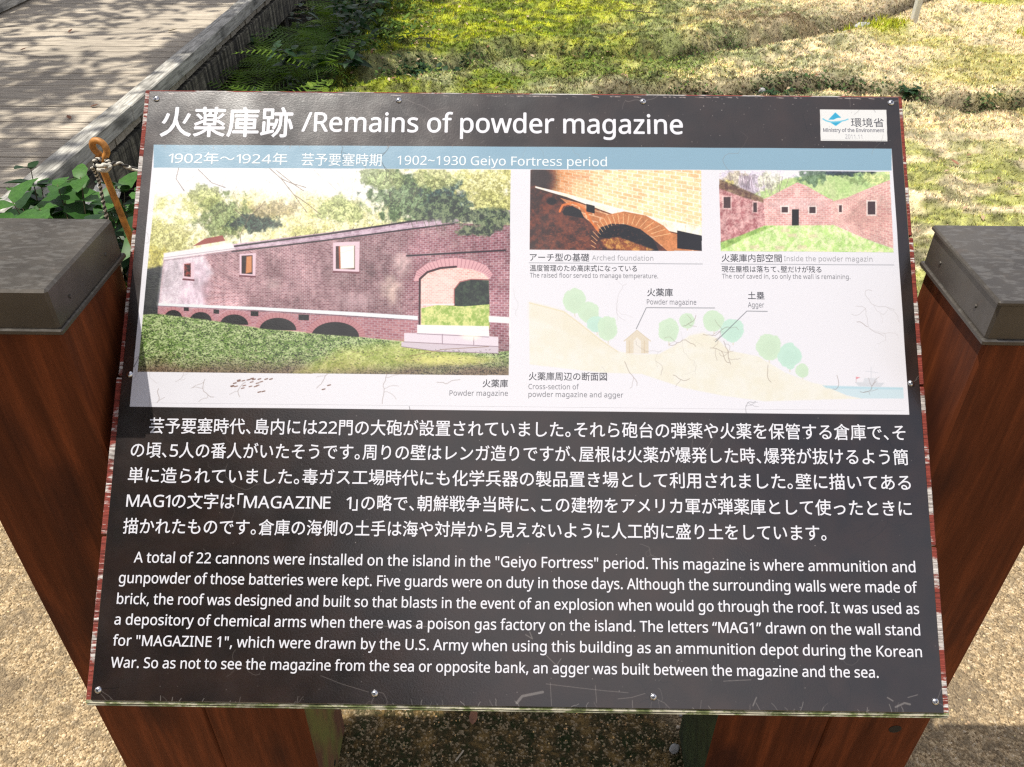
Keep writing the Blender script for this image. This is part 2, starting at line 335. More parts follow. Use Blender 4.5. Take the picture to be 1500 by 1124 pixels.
def cover_color(x, y):
    """colour of the plant cover over the field: mossy green on the left, dry straw on the right"""
    a = fbm(x*1.3+3, y*1.9, 4); b_ = fbm(x*6+31, y*9, 4); c_ = fbm(x*17, y*21, 3)
    moss = np.array([.22, .29, .03]); lime = np.array([.52, .56, .04]); olive = np.array([.16, .165, .055]); grey = np.array([.46, .46, .25])
    straw = np.array([.92, .78, .50]); yel = np.array([.66, .60, .24]); brown = np.array([.22, .16, .09])
    right = sstep(-.1, 1.9, x+.9*(a-.5)-.12*(y-4.5)+.35*sstep(5, 4, y))[..., None]
    far = sstep(4.9, 5.6, y)[..., None]
    L = moss+(lime-moss)*sstep(.42, .62, b_)[..., None]*(.55+.45*far)
    L = L+(grey-L)*(sstep(.45, .6, a)*(1-far[..., 0]))[..., None]*.75
    mid = grey+(straw-grey)*sstep(.42, .66, b_)[..., None]
    Rr = straw+(yel-straw)*sstep(.45, .62, a)[..., None]
    rr = sstep(1.5, 2.9, x+.5*(b_-.5))[..., None]
    Rr = mid+(Rr-mid)*rr
    near = sstep(3.9, 3.2, y)[..., None]
    nearc = np.array([.55, .55, .18])+(straw-np.array([.55, .55, .18]))*sstep(.44, .64, b_)[..., None]
    Rr = Rr+(nearc-Rr)*near*sstep(.8, 1.4, x)[..., None]
    C_ = L+(Rr-L)*right
    C_ = C_+(olive-C_)*(sstep(.54, .68, c_)*.75)[..., None]*(1-.5*rr)
    e_ = fbm(x*34+3, y*30, 3); C_ = C_*(1-(1-(.55+.68*sstep(.34, .58, e_)))*(1-.55*rr[..., 0]))[..., None]
    # lime tuft patches beside the stake and to its right
    for (qx, qy, ra, rb) in ((2.55, 5.75, .30, .16), (4.05, 5.75, .42, .2), (2.7, 5.8, .2, .1), (3.7, 6.7, .3, .12)):
        k = np.exp(-(((x-qx)/ra)**2+((y-qy)/rb)**2)*1.2)*sstep(.3, .5, b_); C_ = C_+(lime*1.1-C_)*k[..., None]
    d, _ = pdist(x, y, DITCH); C_ = C_+(brown*.35-C_)*(np.exp(-(d/.14)**2)*.95)[..., None]
    d, _ = pdist(x, y, BANK); C_ = C_+(brown*.45-C_)*(np.exp(-(d/.11)**2)*.85)[..., None]
    k = np.exp(-(((x-2.0)/.7)**2+((y-6.1)/.35)**2)); C_ = C_+(brown*1.15-C_)*(k*sstep(.4, .55, b_))[..., None]   # bare earth by the stake
    return C_
def axis(a, b, st, far, gr=1.25):
    inner = list(np.arange(a, b, st)); lo = []; hi = []; s = st; q = a
    while q > -far: s *= gr; q -= s; lo.append(q)
    s = st; q = inner[-1]
    while q < far: s *= gr; q += s; hi.append(q)
    return np.array(lo[::-1]+inner+hi)
xs = axis(-4.4, 5.4, .028, 400); ys = axis(1.4, 8.0, .028, 400)
XX, YY = np.meshgrid(xs, ys, indexing='ij'); ZZ = ground_z(XX, YY)
nx, ny = XX.shape; idx = np.arange(nx*ny).reshape(nx, ny)
Q = np.stack([idx[:-1, :-1], idx[1:, :-1], idx[1:, 1:], idx[:-1, 1:]], -1).reshape(-1, 4)
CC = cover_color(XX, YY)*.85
CC = CC+(np.array([.03, .024, .012])-CC)*(1-sstep(-1.45, -.95, XX))[..., None]  # ditch soil darkened: shade between the ferns put into its colour
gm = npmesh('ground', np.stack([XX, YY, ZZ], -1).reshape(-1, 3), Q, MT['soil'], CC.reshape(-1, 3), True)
tag(link('ground', gm), kind='structure', label='mossy and dry grass field behind the sign')

# paving sheet with a wandering far edge
def pave_edge(x): return 1.45+.12*math.sin(x*2.1)+.06*math.sin(x*7.3)
vs = []; fs = []; K = 80
for i in range(K+1):
    x = -9+18*i/K; ye = pave_edge(x) if x > -1.1 else 1.0
    vs += [(x, -9, 0), (x, ye, 0), (x, ye, -.06), (x, -9, -.06)]
for i in range(K):
    a = i*4; fs += [(a, a+4, a+5, a+1), (a+1, a+5, a+6, a+2)]
tag((lambda q: (q.add(vs, fs), q)[1])(MB()).build('pavement', MT['pave']), kind='structure', label='beige washed gravel paving around the sign posts')

# ------------------------------------------------------------------ grass
def clump_grass(n, xr, yr, hmin, hmax, wmin, wmax, keep=None, colf=cover_color, per=3, dark=1.0):
    x = RNG.uniform(*xr, n); y = RNG.uniform(*yr, n)
    if keep is not None:
        k = keep(x, y); x, y = x[k], y[k]
    px, py = W2P(x, y); k = (px > -500) & (px < 2100) & (py > -60) & (py < 1200); x, y = x[k], y[k]; n = len(x)
    x = np.repeat(x, per)+RNG.normal(0, .006, n*per); y = np.repeat(y, per)+RNG.normal(0, .006, n*per); n = len(x)
    z = ground_z(x, y); h = RNG.uniform(hmin, hmax, n); w = RNG.uniform(wmin, wmax, n); a = RNG.uniform(0, 2*np.pi, n); l = RNG.uniform(.2, 1.3, n)*h; la = RNG.uniform(0, 2*np.pi, n)
    c, s = np.cos(a)*w/2, np.sin(a)*w/2
    V = np.stack([np.stack([x-c, y-s, z-.003], -1), np.stack([x+c, y+s, z-.003], -1), np.stack([x+np.cos(la)*l, y+np.sin(la)*l, z+h], -1)], 1)
    C_ = colf(x, y)*np.clip(RNG.normal(1, .45, n), .15, 1.9)[:, None]*RNG.uniform(.88, 1.12, (n, 3))*dark
    return V.reshape(-1, 3), np.arange(n*3).reshape(-1, 3), np.repeat(C_, 3, 0)
parts = [clump_grass(120000, (-1.25, 6.0), (3.7, 8), .005, .019, .005, .011, keep=lambda x, y: x > -1.2),
         clump_grass(30000, (-1.1, .8), (1.5, 3.8), .005, .019, .004, .009),
         clump_grass(52000, (.7, 4.6), (1.4, 4.2), .005, .017, .0025, .006),
         clump_grass(6000, (-1.2, 2.2), (3.8, 7.5), .012, .035, .005, .009, keep=lambda x, y: fbm(x*4+9, y*5, 3) > .56),
         clump_grass(5000, (2.0, 4.9), (5.3, 7.4), .03, .07, .006, .01, keep=lambda x, y: (np.hypot((x-2.55)/.3, (y-5.78)/.13) < 1) | (np.hypot((x-4.05)/.42, (y-5.75)/.18) < 1),
                     colf=lambda x, y: np.tile(np.array([.40, .42, .03]), (len(x), 1)))]
Vs, Fs, Cs, o_ = [], [], [], 0
for V, F_, C_ in parts: Vs.append(V); Fs.append(F_+o_); Cs.append(C_); o_ += len(V)
gr = link('grass', npmesh('grass', np.concatenate(Vs), np.concatenate(Fs), MT['grass'], np.concatenate(Cs)))
tag(gr, 'short moss and dry grass growing over the field', 'grass', kind='stuff')

# low weeds: small round leaves in the ditch and along the bank
def weeds(n, P, spread, size, colA, colB, hmax, xr=None):
    P = np.array(P); seg = RNG.integers(0, len(P)-1, n); tt = RNG.random(n)
    x = P[seg, 0]+(P[seg+1, 0]-P[seg, 0])*tt+RNG.normal(0, spread, n); y = P[seg, 1]+(P[seg+1, 1]-P[seg, 1])*tt+RNG.normal(0, spread, n)
    if xr: k = (x > xr[0]) & (x < xr[1]); x, y = x[k], y[k]
    k = fbm(x*6, y*6, 2) > .47; x, y = x[k], y[k]; n = len(x)
    z = ground_z(x, y)+RNG.uniform(.005, hmax, n); s = RNG.uniform(size*.6, size*1.3, n); a = RNG.uniform(0, 6.28, n); p = RNG.uniform(-.7, .7, n); q = RNG.uniform(-.7, .7, n)
    out_ = []
    for (u, v) in ((-1, 0), (0, -.55), (1, 0), (0, .55)):
        out_.append(np.stack([x+s*(u*np.cos(a)-v*np.sin(a)), y+s*(u*np.sin(a)+v*np.cos(a)), z+s*(u*p+v*q)], -1))
    V = np.stack(out_, 1).reshape(-1, 3); f = RNG.random(n)[:, None]; C_ = (np.array(colA)*(1-f)+np.array(colB)*f)*RNG.uniform(.6, 1.4, n)[:, None]
    return V, np.arange(n*4).reshape(-1, 4), np.repeat(C_, 4, 0)
W1 = [weeds(7000, DITCH[:8], .08, .012, (.03, .075, .015), (.09, .15, .025), .07), weeds(2200, DITCH[1:4], .06, .020, (.01, .035, .014), (.03, .07, .02), .13),
      weeds(1800, BANK[:8], .06, .012, (.04, .09, .03), (.09, .13, .04), .05), weeds(1500, [(-1.2, 4.6), (-1.0, 5.6), (-1.1, 6.6)], .16, .02, (.03, .07, .015), (.12, .2, .03), .09),
      weeds(700, [(-.6, 4.4), (.3, 4.6), (1.2, 4.75)], .14, .013, (.10, .17, .03), (.2, .26, .05), .05)]
Vs, Fs, Cs, o_ = [], [], [], 0
for V, F_, C_ in W1: Vs.append(V); Fs.append(F_+o_); Cs.append(C_); o_ += len(V)
tag(link('ground_cover', npmesh('ground_cover', np.concatenate(Vs), np.concatenate(Fs), MT['grass'], np.concatenate(Cs))), 'small-leaved weeds growing along the shallow ditch', 'ground cover', kind='stuff')

# leaf litter
n = 4200
x = RNG.uniform(-1.5, 4.5, n); y = RNG.uniform(1.6, 7.5, n); dd, _ = pdist(x, y, BANK); dd2, _ = pdist(x, y, DITCH)
k = RNG.random(n) < (.14+.7*np.exp(-(dd/.15)**2)+.6*np.exp(-(dd2/.25)**2)+.5*(x < -.6)); x, y = x[k], y[k]; n = len(x)
z = ground_z(x, y)+.012; s = RNG.uniform(.006, .021, n); a = RNG.uniform(0, 6.28, n); p = RNG.uniform(-.5, .5, n); q = RNG.uniform(-.5, .5, n)
V = np.stack([np.stack([x+s*(u*np.cos(a)-v*np.sin(a)), y+s*(u*np.sin(a)+v*np.cos(a)), z+s*(u*p+v*q)+(0.004 if u == 0 else 0)], -1) for (u, v) in ((-1, 0), (0, -.5), (1, 0), (0, .5))], 1).reshape(-1, 3)
f = RNG.random(n)[:, None]; C_ = (np.array([.20, .10, .05])*(1-f)+np.array([.55, .42, .28])*f)
tag(link('leaf_litter', npmesh('leaf_litter', V, np.arange(n*4).reshape(-1, 4), MT['litter'], np.repeat(C_, 4, 0))), 'dry fallen leaves scattered over the grass', 'leaf litter', kind='stuff')

# pebbles bedded in the paving
_pb = [(math.cos(k*math.pi/3), math.sin(k*math.pi/3), 0) for k in range(6)]
_pt = [(.6*math.cos(k*math.pi/3+.3), .6*math.sin(k*math.pi/3+.3), .6) for k in range(6)]
PV = np.array(_pb+_pt+[(0, 0, .78)]); PF = []
for k in range(6):
    j = (k+1) % 6; PF += [(k, j, 6+j), (k, 6+j, 6+k), (6+k, 6+j, 12)]
PF = np.array(PF)
def pebbles(x, y, s, C_, z0=-.001):
    n = len(x); a = RNG.uniform(0, 6.28, n); e = RNG.uniform(.6, 1, n)
    P_ = PV[None]*np.stack([s, s*e, s*RNG.uniform(.5, .9, n)], -1)[:, None]
    X_ = P_[..., 0]*np.cos(a)[:, None]-P_[..., 1]*np.sin(a)[:, None]; Y_ = P_[..., 0]*np.sin(a)[:, None]+P_[..., 1]*np.cos(a)[:, None]
    V = np.stack([X_+x[:, None], Y_+y[:, None], P_[..., 2]+z0], -1).reshape(-1, 3)
    F_ = (PF[None]+(np.arange(n)*13)[:, None, None]).reshape(-1, 3); return V, F_, np.repeat(C_, 13, 0)
def pebcol(n, base, var): return np.clip(np.array(base)*RNG.uniform(1-var, 1+var, n)[:, None]*RNG.uniform(.92, 1.08, (n, 3)), 0, .85)
n = 5200; x = RNG.uniform(-.52, .52, n); y = RNG.uniform(-.05, .42, n); k = fbm(x*14, y*14, 2) > .47; x, y = x[k], y[k]
A = pebbles(x, y, RNG.gamma(3., .00045, len(x))+.0006, pebcol(len(x), (.36, .23, .10), .85))
n = 15000; x = np.concatenate([RNG.uniform(-1.75, -.68, n//2), RNG.uniform(.68, 1.4, n//2)]); y = RNG.uniform(-.05, 1.4, n)
B = pebbles(x, y, RNG.gamma(2.5, .0006, n)+.0006, pebcol(n, (.44, .32, .18), .7))
tag(link('gravel', npmesh('gravel', np.concatenate([A[0], B[0]]), np.concatenate([A[1], B[1]+len(A[0])]), MT['peb'], np.concatenate([A[2], B[2]]), True)),
    'small pale pebbles bedded in the paving', 'gravel', kind='stuff')

# ------------------------------------------------------------------ boardwalk
bw = empty('boardwalk', (-3.1, 2.3, 0)); tag(bw, 'raised grey timber boardwalk of crosswise planks with kerb beam on the left', kind='structure')
pk = MB()
for k in range(4):   # grooved plank: three shallow grooves
    pass
def plank_mesh():
    w = .114; ys_ = [0]; prof = []
    prof = [(.0, -.035), (.0, -.003), (.003, 0), (.026, 0), (.028, -.005), (.030, 0), (.055, 0), (.057, -.005), (.059, 0), (.084, 0), (.086, -.005), (.088, 0), (.110, 0), (.113, -.003), (.113, -.035)]
    q = MB(); n_ = len(prof); x0, x1 = -.98, .98
    q.add([(x0, y_, z_) for y_, z_ in prof]+[(x1, y_, z_) for y_, z_ in prof], [(i, i+n_, i+1+n_, i+1) for i in range(n_-1)]+[tuple(range(n_)), tuple(range(n_, 2*n_))[::-1]])
    return mesh('plank', q.v, q.f, MT['deck'])
pm = plank_mesh()
for i in range(58):
    link('plank', pm, bw, (random.uniform(-.01, .01), .02+i*.1245, random.uniform(-.003, .002)), (random.uniform(-.002, .002), 0, random.uniform(-.0015, .0015)))
def beam(name, x0, x1, z0, z1, segs, mat, off=0):
    for (a, b_) in segs:
        q = MB(); q.box((x0, a, z0), (x1, b_, z1), .006)
        o = q.build(name, mat, bw, loc=(3.1+random.uniform(-.003, .003), -2.3, random.uniform(-.002, .002))); yield o
list(beam('kerb_beam', -2.20, -2.095, .012, .10, [(2.35, 3.66), (3.664, 5.9), (5.904, 9.4)], MT['curb']))
list(beam('kerb_beam', -4.12, -4.02, .012, .10, [(2.35, 5.1), (5.104, 9.4)], MT['curb']))
list(beam('side_beam', -2.175, -2.125, -.27, -.07, [(2.6, 5.35), (5.354, 9.4)], MT['fascia']))
list(beam('joist', -2.7, -2.62, -.2, -.04, [(2.4, 9.3)], MT['curb'])); list(beam('joist', -3.6, -3.52, -.2, -.04, [(2.4, 9.3)], MT['curb']))
for yy in (2.9, 4.0, 5.05, 6.1, 7.2, 8.3):
    q = MB(); q.box((-2.19, yy, -.6), (-2.13, yy+.09, .012), .004); q.build('support_post', MT['fascia'], bw, loc=(3.08, -2.3, 0))
# ------------------------------------------------------------------ leaves and plants
def leaf_mesh(name, L, Wd, mat, fold=.25, droop=.25, teeth=.06, nseg=6):
    q = MB(); vs = []; fs = []
    for i in range(nseg+1):
        s_ = i/nseg; w_ = Wd/2*math.sin(math.pi*min(1, s_**.75))**.8 if 0 < i < nseg else 0.0008
        w_ *= 1+teeth*(1 if i % 2 else -1); x_ = L*s_; z_ = -droop*L*s_*s_
        vs += [(x_, -w_, z_+fold*w_), (x_, 0, z_), (x_, w_, z_+fold*w_)]
    for i in range(nseg):
        a = i*3; fs += [(a, a+3, a+4, a+1), (a+1, a+4, a+5, a+2)]
    return mesh(name, vs, fs, mat, True)
LEAF = {k: [leaf_mesh('leaf', L, L*r, MT[k], f, d) for (L, r, f, d) in ((.13, .66, .2, .25), (.10, .72, .3, .15), (.155, .6, .15, .45))] for k in ('leaf', 'leafd', 'leafy')}
def plant(loc, h, stems, kinds, label, group=None, spread=.12, scale=1., name='leafy_plant', lean=.25):
    root = empty(name, loc); tag(root, label, 'plant', group)
    for s_ in range(stems):
        a = random.uniform(0, 6.28); r0 = random.uniform(0, spread); b0 = Vector((r0*math.cos(a), r0*math.sin(a), 0)); hh = h*random.uniform(.65, 1.05)
        tip = b0+Vector((math.cos(a)*lean*hh, math.sin(a)*lean*hh, hh)); midp = (b0+tip)/2+Vector((0, 0, hh*.08))
        q = MB(); q.tube([b0, midp, tip], [.0035*scale, .0028*scale, .0014*scale], 5); q.build('stem', MT['stem'], root, True)
        kk = random.choice(kinds); lv = 4
        for j in range(lv):
            f = .35+.63*(j+1)/lv; p = b0.lerp(midp, min(1, 2*f)) if f < .5 else midp.lerp(tip, 2*f-1)
            base = j*1.57+random.uniform(-.3, .3)
            for w_ in (0, math.pi):
                me = random.choice(LEAF[kk]); o = link('leaf', me, root, p, (random.uniform(-.3, .3), random.uniform(-.45, .35)-(.25 if j == lv-1 else 0), base+w_))
                sc = scale*random.uniform(.7, 1.15)*(.75 if j == lv-1 else 1); o.scale = (sc,)*3
    return root
plant((-1.78, 1.95, -.02), .40, 9, ['leaf', 'leafd'], 'dark green leafy plant growing over the near end of the boardwalk, left of the others', 'leafy plants behind the left post', .1)
plant((-1.5, 1.72, -.02), .47, 10, ['leaf', 'leaf', 'leafd'], 'broad-leaved green plant behind the left post cap, with its leaves over the deck planks', 'leafy plants behind the left post', .12)
plant((-1.28, 1.5, 0), .44, 6, ['leafy', 'leaf'], 'plant with lime green young leaves just behind the left post cap', 'leafy plants behind the left post', .08, .8)
plant((-1.22, 1.75, -.02), .46, 10, ['leaf', 'leafd'], 'green leafy plant left of the iron stake', 'leafy plants behind the left post', .12)
plant((-.98, 1.62, 0), .42, 9, ['leaf', 'leaf'], 'green leafy plant right of the iron stake beside the board edge', 'leafy plants behind the left post', .1, 1.05)
plant((-1.35, 2.35, -.25), .45, 6, ['leafd', 'leaf'], 'dark leafy plant in the ditch right of the kerb beam end', 'leafy plants behind the left post', .15)
plant((-.78, .62, 0), .62, 2, ['leafy'], 'small yellow-green plant squeezed between the left post and the iron stake', 'leafy plants behind the left post', .02, .42)
plant((-1.62, 1.45, 0), .46, 10, ['leaf', 'leaf'], 'green plant at the far left above the post cap', 'leafy plants behind the left post', .14, 1.1)

ORD = ['first', 'second', 'third', 'fourth', 'fifth', 'sixth', 'seventh', 'eighth', 'ninth', 'tenth', 'eleventh', 'twelfth']
def row_labels(spots, cuts, names, head):
    """one label per spot: its row across the ditch and its place counted away from the sign"""
    res = [None]*len(spots)
    for r, nm in enumerate(names):
        ids = sorted([i for i, p_ in enumerate(spots) if cuts[r] <= p_[0] < cuts[r+1]], key=lambda i: spots[i][1])
        for k, i in enumerate(ids): res[i] = f'{head} {nm}, {ORD[k]} counting away from the sign'
    return res
# ferns and shrubs along the boardwalk ditch
def frond_mesh(L):
    q = MB(); n_ = 16; pts = []
    for i in range(n_+1):
        s_ = i/n_; pts.append((L*s_, 0, .35*L*s_-.55*L*s_*s_))
    for i in range(n_):
        a, b_ = Vector(pts[i]), Vector(pts[i+1]); wv = .0016
        q.add([a+Vector((0, -wv, 0)), b_+Vector((0, -wv, 0)), b_+Vector((0, wv, 0)), a+Vector((0, wv, 0))], [(0, 1, 2, 3)])
        if i < 2: continue
        ln = L*.30*math.sin(math.pi*min(1, (i/n_)**.7*.93+.05)); wd = L/n_*.42
        for sd in (-1, 1):
            d_ = Vector((.35, sd, -.15)).normalized(); e_ = Vector((1, 0, 0))
            for kk in range(3):
                r0, r1 = kk/3, (kk+.95)/3; w0 = wd*(1-.55*r0)
                c0 = a+d_*ln*r0; c1 = a+d_*ln*r1
                q.add([c0-e_*w0*.4, c1-e_*w0*.15, c1+e_*w0*.45, c0+e_*w0*.6], [(0, 1, 2, 3)])
    return mesh('frond', q.v, q.f, MT['fern'])
FR = [frond_mesh(.34), frond_mesh(.42), frond_mesh(.27)]
def fern(loc, n_, label):
    root = empty('fern', loc); tag(root, label, 'fern', 'ferns in the ditch beside the boardwalk')
    for i in range(n_):
        a = 6.28*i/n_+random.uniform(-.3, .3); o = link('frond', random.choice(FR), root, (0, 0, 0), (0, -random.uniform(.1, .75), a)); o.scale = (random.uniform(.8, 1.2),)*3
    return root
FERNS = [(-1.72, 4.55), (-1.45, 4.35), (-1.8, 5.0), (-1.5, 4.9), (-1.78, 5.5), (-1.45, 5.45), (-1.75, 6.05), (-1.42, 6.0), (-1.8, 6.6), (-1.5, 6.7), (-1.75, 7.2), (-1.7, 4.05), (-1.4, 3.9), (-1.62, 4.75), (-1.6, 5.25), (-1.62, 5.8), (-1.6, 6.35), (-1.3, 4.6), (-1.28, 5.15), (-1.9, 4.7), (-1.9, 5.3), (-1.92, 5.9), (-1.25, 6.4), (-1.85, 4.3)]
FL = row_labels(FERNS, [-9, -1.71, -1.46, 9], ['close against the boardwalk beam', 'in the middle of the ditch', 'on the field side of the ditch'], 'feathery fern')
for i, (fx, fy) in enumerate(FERNS):
    fern((fx, fy, float(ground_z(fx, fy))+random.uniform(.08, .22)), 12, FL[i])
SHR = [(-1.3, 4.7, .32, 'leafd'), (-1.25, 5.3, .36, 'leafd'), (-1.3, 5.9, .40, 'leafd'), (-1.35, 6.5, .42, 'leafd'), (-1.55, 5.2, .3, 'leafd'), (-1.6, 6.3, .4, 'leafd'), (-1.15, 6.9, .4, 'leafd'), (-1.6, 4.5, .25, 'leafd'), (-1.75, 5.8, .36, 'leafd')]
SL = row_labels(SHR, [-9, -1.45, 9], ['among the ferns', 'on the field side of the ferns'], 'dark broad-leaved shrub')
for i, (fx, fy, hh, kk) in enumerate(SHR):
    plant((fx, fy, float(ground_z(fx, fy))), hh, 9, [kk], SL[i], 'shrubs in the ditch beside the boardwalk', .2, .62, 'shrub', .45)
plant((-1.2, 4.38, -.18), .2, 2, ['leafy'], 'small bright lime sprout at the foot of the dark shrubs', None, .03, .8, 'seedling')
for (fx, fy, wl_) in ((-.78, 4.62, 'low dark leafy weed at the left end of the clump in the shallow ditch'), (-.6, 4.72, 'low dark leafy weed in the middle of the clump in the shallow ditch'), (-.42, 4.85, 'low dark leafy weed at the right end of the clump in the shallow ditch')):
    plant((fx, fy, float(ground_z(fx, fy))), .17, 7, ['leafd'], wl_, 'dark weeds in the shallow ditch', .07, .75, 'weed', .5)
plant((.12, 5.2, float(ground_z(.12, 5.2))), .09, 7, ['leaf'], 'low green leafy weed in the middle of the shallow ditch', None, .07, .34, 'weed', .5)
plant((1.55, 4.36, float(ground_z(1.55, 4.36))), .06, 5, ['leafd'], 'low dark green weed on the bank above the top edge of the board', None, .06, .36, 'weed', .5)
plant((2.33, 4.35, float(ground_z(2.33, 4.35))), 0.05, 5, ['leafd'], 'low green weed on the bank beside the board corner', None, .06, .32, 'weed', .5)

# ------------------------------------------------------------------ unseen trees for the dapple, with more added to shade the ditch and darken reflections
def tree(loc, h, crown_r, cz, n_, label, off=(0, 0), flat=.7, lsize=.09, blobs=26, base=(.05, .09, .022)):
    root = empty('tree', loc); tag(root, label, 'tree')
    q = MB(); q.tube([(0, 0, -.1), (.05, .03, h*.3), (-.04, .05, h*.6), (0, 0, h*.9)], [.17, .13, .10, .04], 10)
    for k in range(9):
        a = k*2.4; z0 = h*(.35+.05*k); r = crown_r*.75; q.tube([(0, 0, z0), (math.cos(a)*r*.5, math.sin(a)*r*.5, z0+.35), (math.cos(a)*r, math.sin(a)*r, z0+.6+.1*k)], [.05, .03, .012], 6)
    q.build('trunk', MT['bark'], root, True)
    bc = RNG.normal(0, 1, (blobs, 3)); bc /= np.linalg.norm(bc, axis=1)[:, None]; bc *= (RNG.random(blobs)**.4)[:, None]*np.array([crown_r, crown_r, crown_r*flat])
    w = RNG.integers(0, blobs, n_); P_ = bc[w]+RNG.normal(0, 1, (n_, 3))*crown_r*.16+np.array([off[0], off[1], cz])
    s = RNG.uniform(lsize*.6, lsize*1.3, n_); u = RNG.normal(0, 1, (n_, 3)); u /= np.linalg.norm(u, axis=1)[:, None]; v = np.cross(u, RNG.normal(0, 1, (n_, 3))); v /= np.linalg.norm(v, axis=1)[:, None]
    V = np.stack([P_-u*s[:, None], P_-v*s[:, None]*.5, P_+u*s[:, None], P_+v*s[:, None]*.5], 1).reshape(-1, 3)
    C_ = np.repeat(np.array(base)*RNG.uniform(.6, 1.5, n_)[:, None], 4, 0)
    link('crown', npmesh('crown', V, np.arange(n_*4).reshape(-1, 4), MT['crown'], C_), root)
    return root
tree((-6.3, 3.0, 0), 7.5, 2.0, 5.6, 4300, 'leafy tree left of the boardwalk with its crown over the deck')
tree((-5.9, 6.9, 0), 7.0, 1.9, 5.4, 3700, 'second leafy tree further along the left side of the boardwalk')
tree((-5.4, 5.2, 0), 6.5, 1.0, 5.6, 6000, 'unseen tree added to shade the ditch, crown set off over the boardwalk edge', off=(2.0, -.1), flat=.5)  # added; crown set off its trunk to throw shade on the ditch
tree((-5.6, 7.6, 0), 6.5, 1.15, 5.6, 5500, 'second unseen tree added to shade the far part of the ditch', off=(2.1, -.5), flat=.5)  # added to carry the ditch shade further back
tree((-4.4, -4.4, 0), 7, 1.5, 5.3, 20000, 'unseen dense tree behind the viewer, added to darken the left of the panel reflection', base=(.03, .05, .018), off=(1.2, .6))  # unseen, placed so its dark crown fills the left of the gloss
tree((-2.5, -5.4, 0), 5, 1.75, 3.5, 20000, 'unseen low tree behind the viewer, added to darken the panel reflection', base=(.03, .05, .018))  # unseen, placed to darken the gloss at the lower left
tree((-5.6, -2.4, 0), 4.6, 1.7, 2.4, 9000, 'unseen low tree at the far left behind the viewer, added to block sky light', base=(.035, .06, .02))  # unseen, added to hold sky light off the post fronts

# ------------------------------------------------------------------ the print of the panel, painted here texel by texel (flat print only)
TAU = .7537; BH = .7731
CT, ST = math.cos(TAU), math.sin(TAU); BO = np.array([0, -.2305, .7064]); BT = np.array([0, CT, ST]); BN = np.array([0, -ST, CT])
def brd(px, py):
    d = _F+_R*(px-750)/CAM['f']-_U*(py-562)/CAM['f']; t_ = ((BO-_C) @ BN)/(d @ BN); p = _C+d*t_-BO
    return float(p[0]), float(p @ BT)
TW, TH, VM = 2000, 1560, .78
uu = (np.arange(TW)+.5)/TW-.5; vv = (np.arange(TH)+.5)/TH*VM
UU, VV = np.meshgrid(uu, vv)
PX, PY = W2P(BO[0]+UU, BO[1]+VV*CT, BO[2]+VV*ST)
PX = PX.astype(np.float32); PY = PY.astype(np.float32)
IMG = np.zeros((TH, TW, 3), np.float32)
def rgb(*c): return np.array(c, np.float32)/255
def region(x0, y0, x1, y1):
    q = np.array([brd(a, b) for a, b in ((x0, y0), (x1, y0), (x1, y1), (x0, y1))])
    i0 = int(np.clip((q[:, 0].min()+.5)*TW-2, 0, TW)); i1 = int(np.clip((q[:, 0].max()+.5)*TW+3, 0, TW))
    j0 = int(np.clip(q[:, 1].min()/VM*TH-2, 0, TH)); j1 = int(np.clip(q[:, 1].max()/VM*TH+3, 0, TH))
    return slice(j0, j1), slice(i0, i1)
def blend(sl, a, color):
    X, Y = PX[sl], PY[sl]; c = color(X, Y) if callable(color) else np.array(color, np.float32)
    IMG[sl] += (c-IMG[sl])*a[..., None]
CLIP = [None]
def poly(pts, color, alpha=1., soft=.7):
    P = np.array(pts, float); sl = region(P[:, 0].min()-soft, P[:, 1].min()-soft, P[:, 0].max()+soft, P[:, 1].max()+soft); X, Y = PX[sl], PY[sl]
    if X.size == 0: return
    ins = np.zeros(X.shape, bool); dm = np.full(X.shape, 1e9, np.float32)
    for (ax, ay), (bx, by) in zip(P, np.roll(P, -1, 0)):
        if ay != by:
            c = (ay > Y) != (by > Y); ins ^= c & (X < (bx-ax)*(Y-ay)/(by-ay)+ax)
        dx, dy = bx-ax, by-ay; L = dx*dx+dy*dy+1e-9; t_ = np.clip(((X-ax)*dx+(Y-ay)*dy)/L, 0, 1); dm = np.minimum(dm, np.hypot(X-ax-t_*dx, Y-ay-t_*dy))
    a = np.clip(.5+np.where(ins, dm, -dm)/soft, 0, 1)*alpha
    if CLIP[0]: a = a*CLIP[0](X, Y)
    blend(sl, a, color)
def line(pts, color, w=1., alpha=1.):
    P = np.array(pts, float); sl = region(P[:, 0].min()-w, P[:, 1].min()-w, P[:, 0].max()+w, P[:, 1].max()+w); X, Y = PX[sl], PY[sl]
    if X.size == 0: return
    dm = np.full(X.shape, 1e9, np.float32)
    for (ax, ay), (bx, by) in zip(P[:-1], P[1:]):
        dx, dy = bx-ax, by-ay; L = dx*dx+dy*dy+1e-9; t_ = np.clip(((X-ax)*dx+(Y-ay)*dy)/L, 0, 1); dm = np.minimum(dm, np.hypot(X-ax-t_*dx, Y-ay-t_*dy))
    a = np.clip((w/2-dm)/.5+.5, 0, 1)*alpha
    if CLIP[0]: a = a*CLIP[0](X, Y)
    blend(sl, a, color)
def blob(cx, cy, rx, ry, color, alpha=1., soft=.5, nz=0., f=.1):
    sl = region(cx-rx*1.6, cy-ry*1.6, cx+rx*1.6, cy+ry*1.6); X, Y = PX[sl], PY[sl]
    d = np.hypot((X-cx)/rx, (Y-cy)/ry)+(nz*(fbm(X*f+cx, Y*f+cy, 4)-.5) if nz else 0)
    a = sstep(1+soft/2, 1-soft/2, d)*alpha
    if CLIP[0]: a = a*CLIP[0](X, Y)
    blend(sl, a, color)
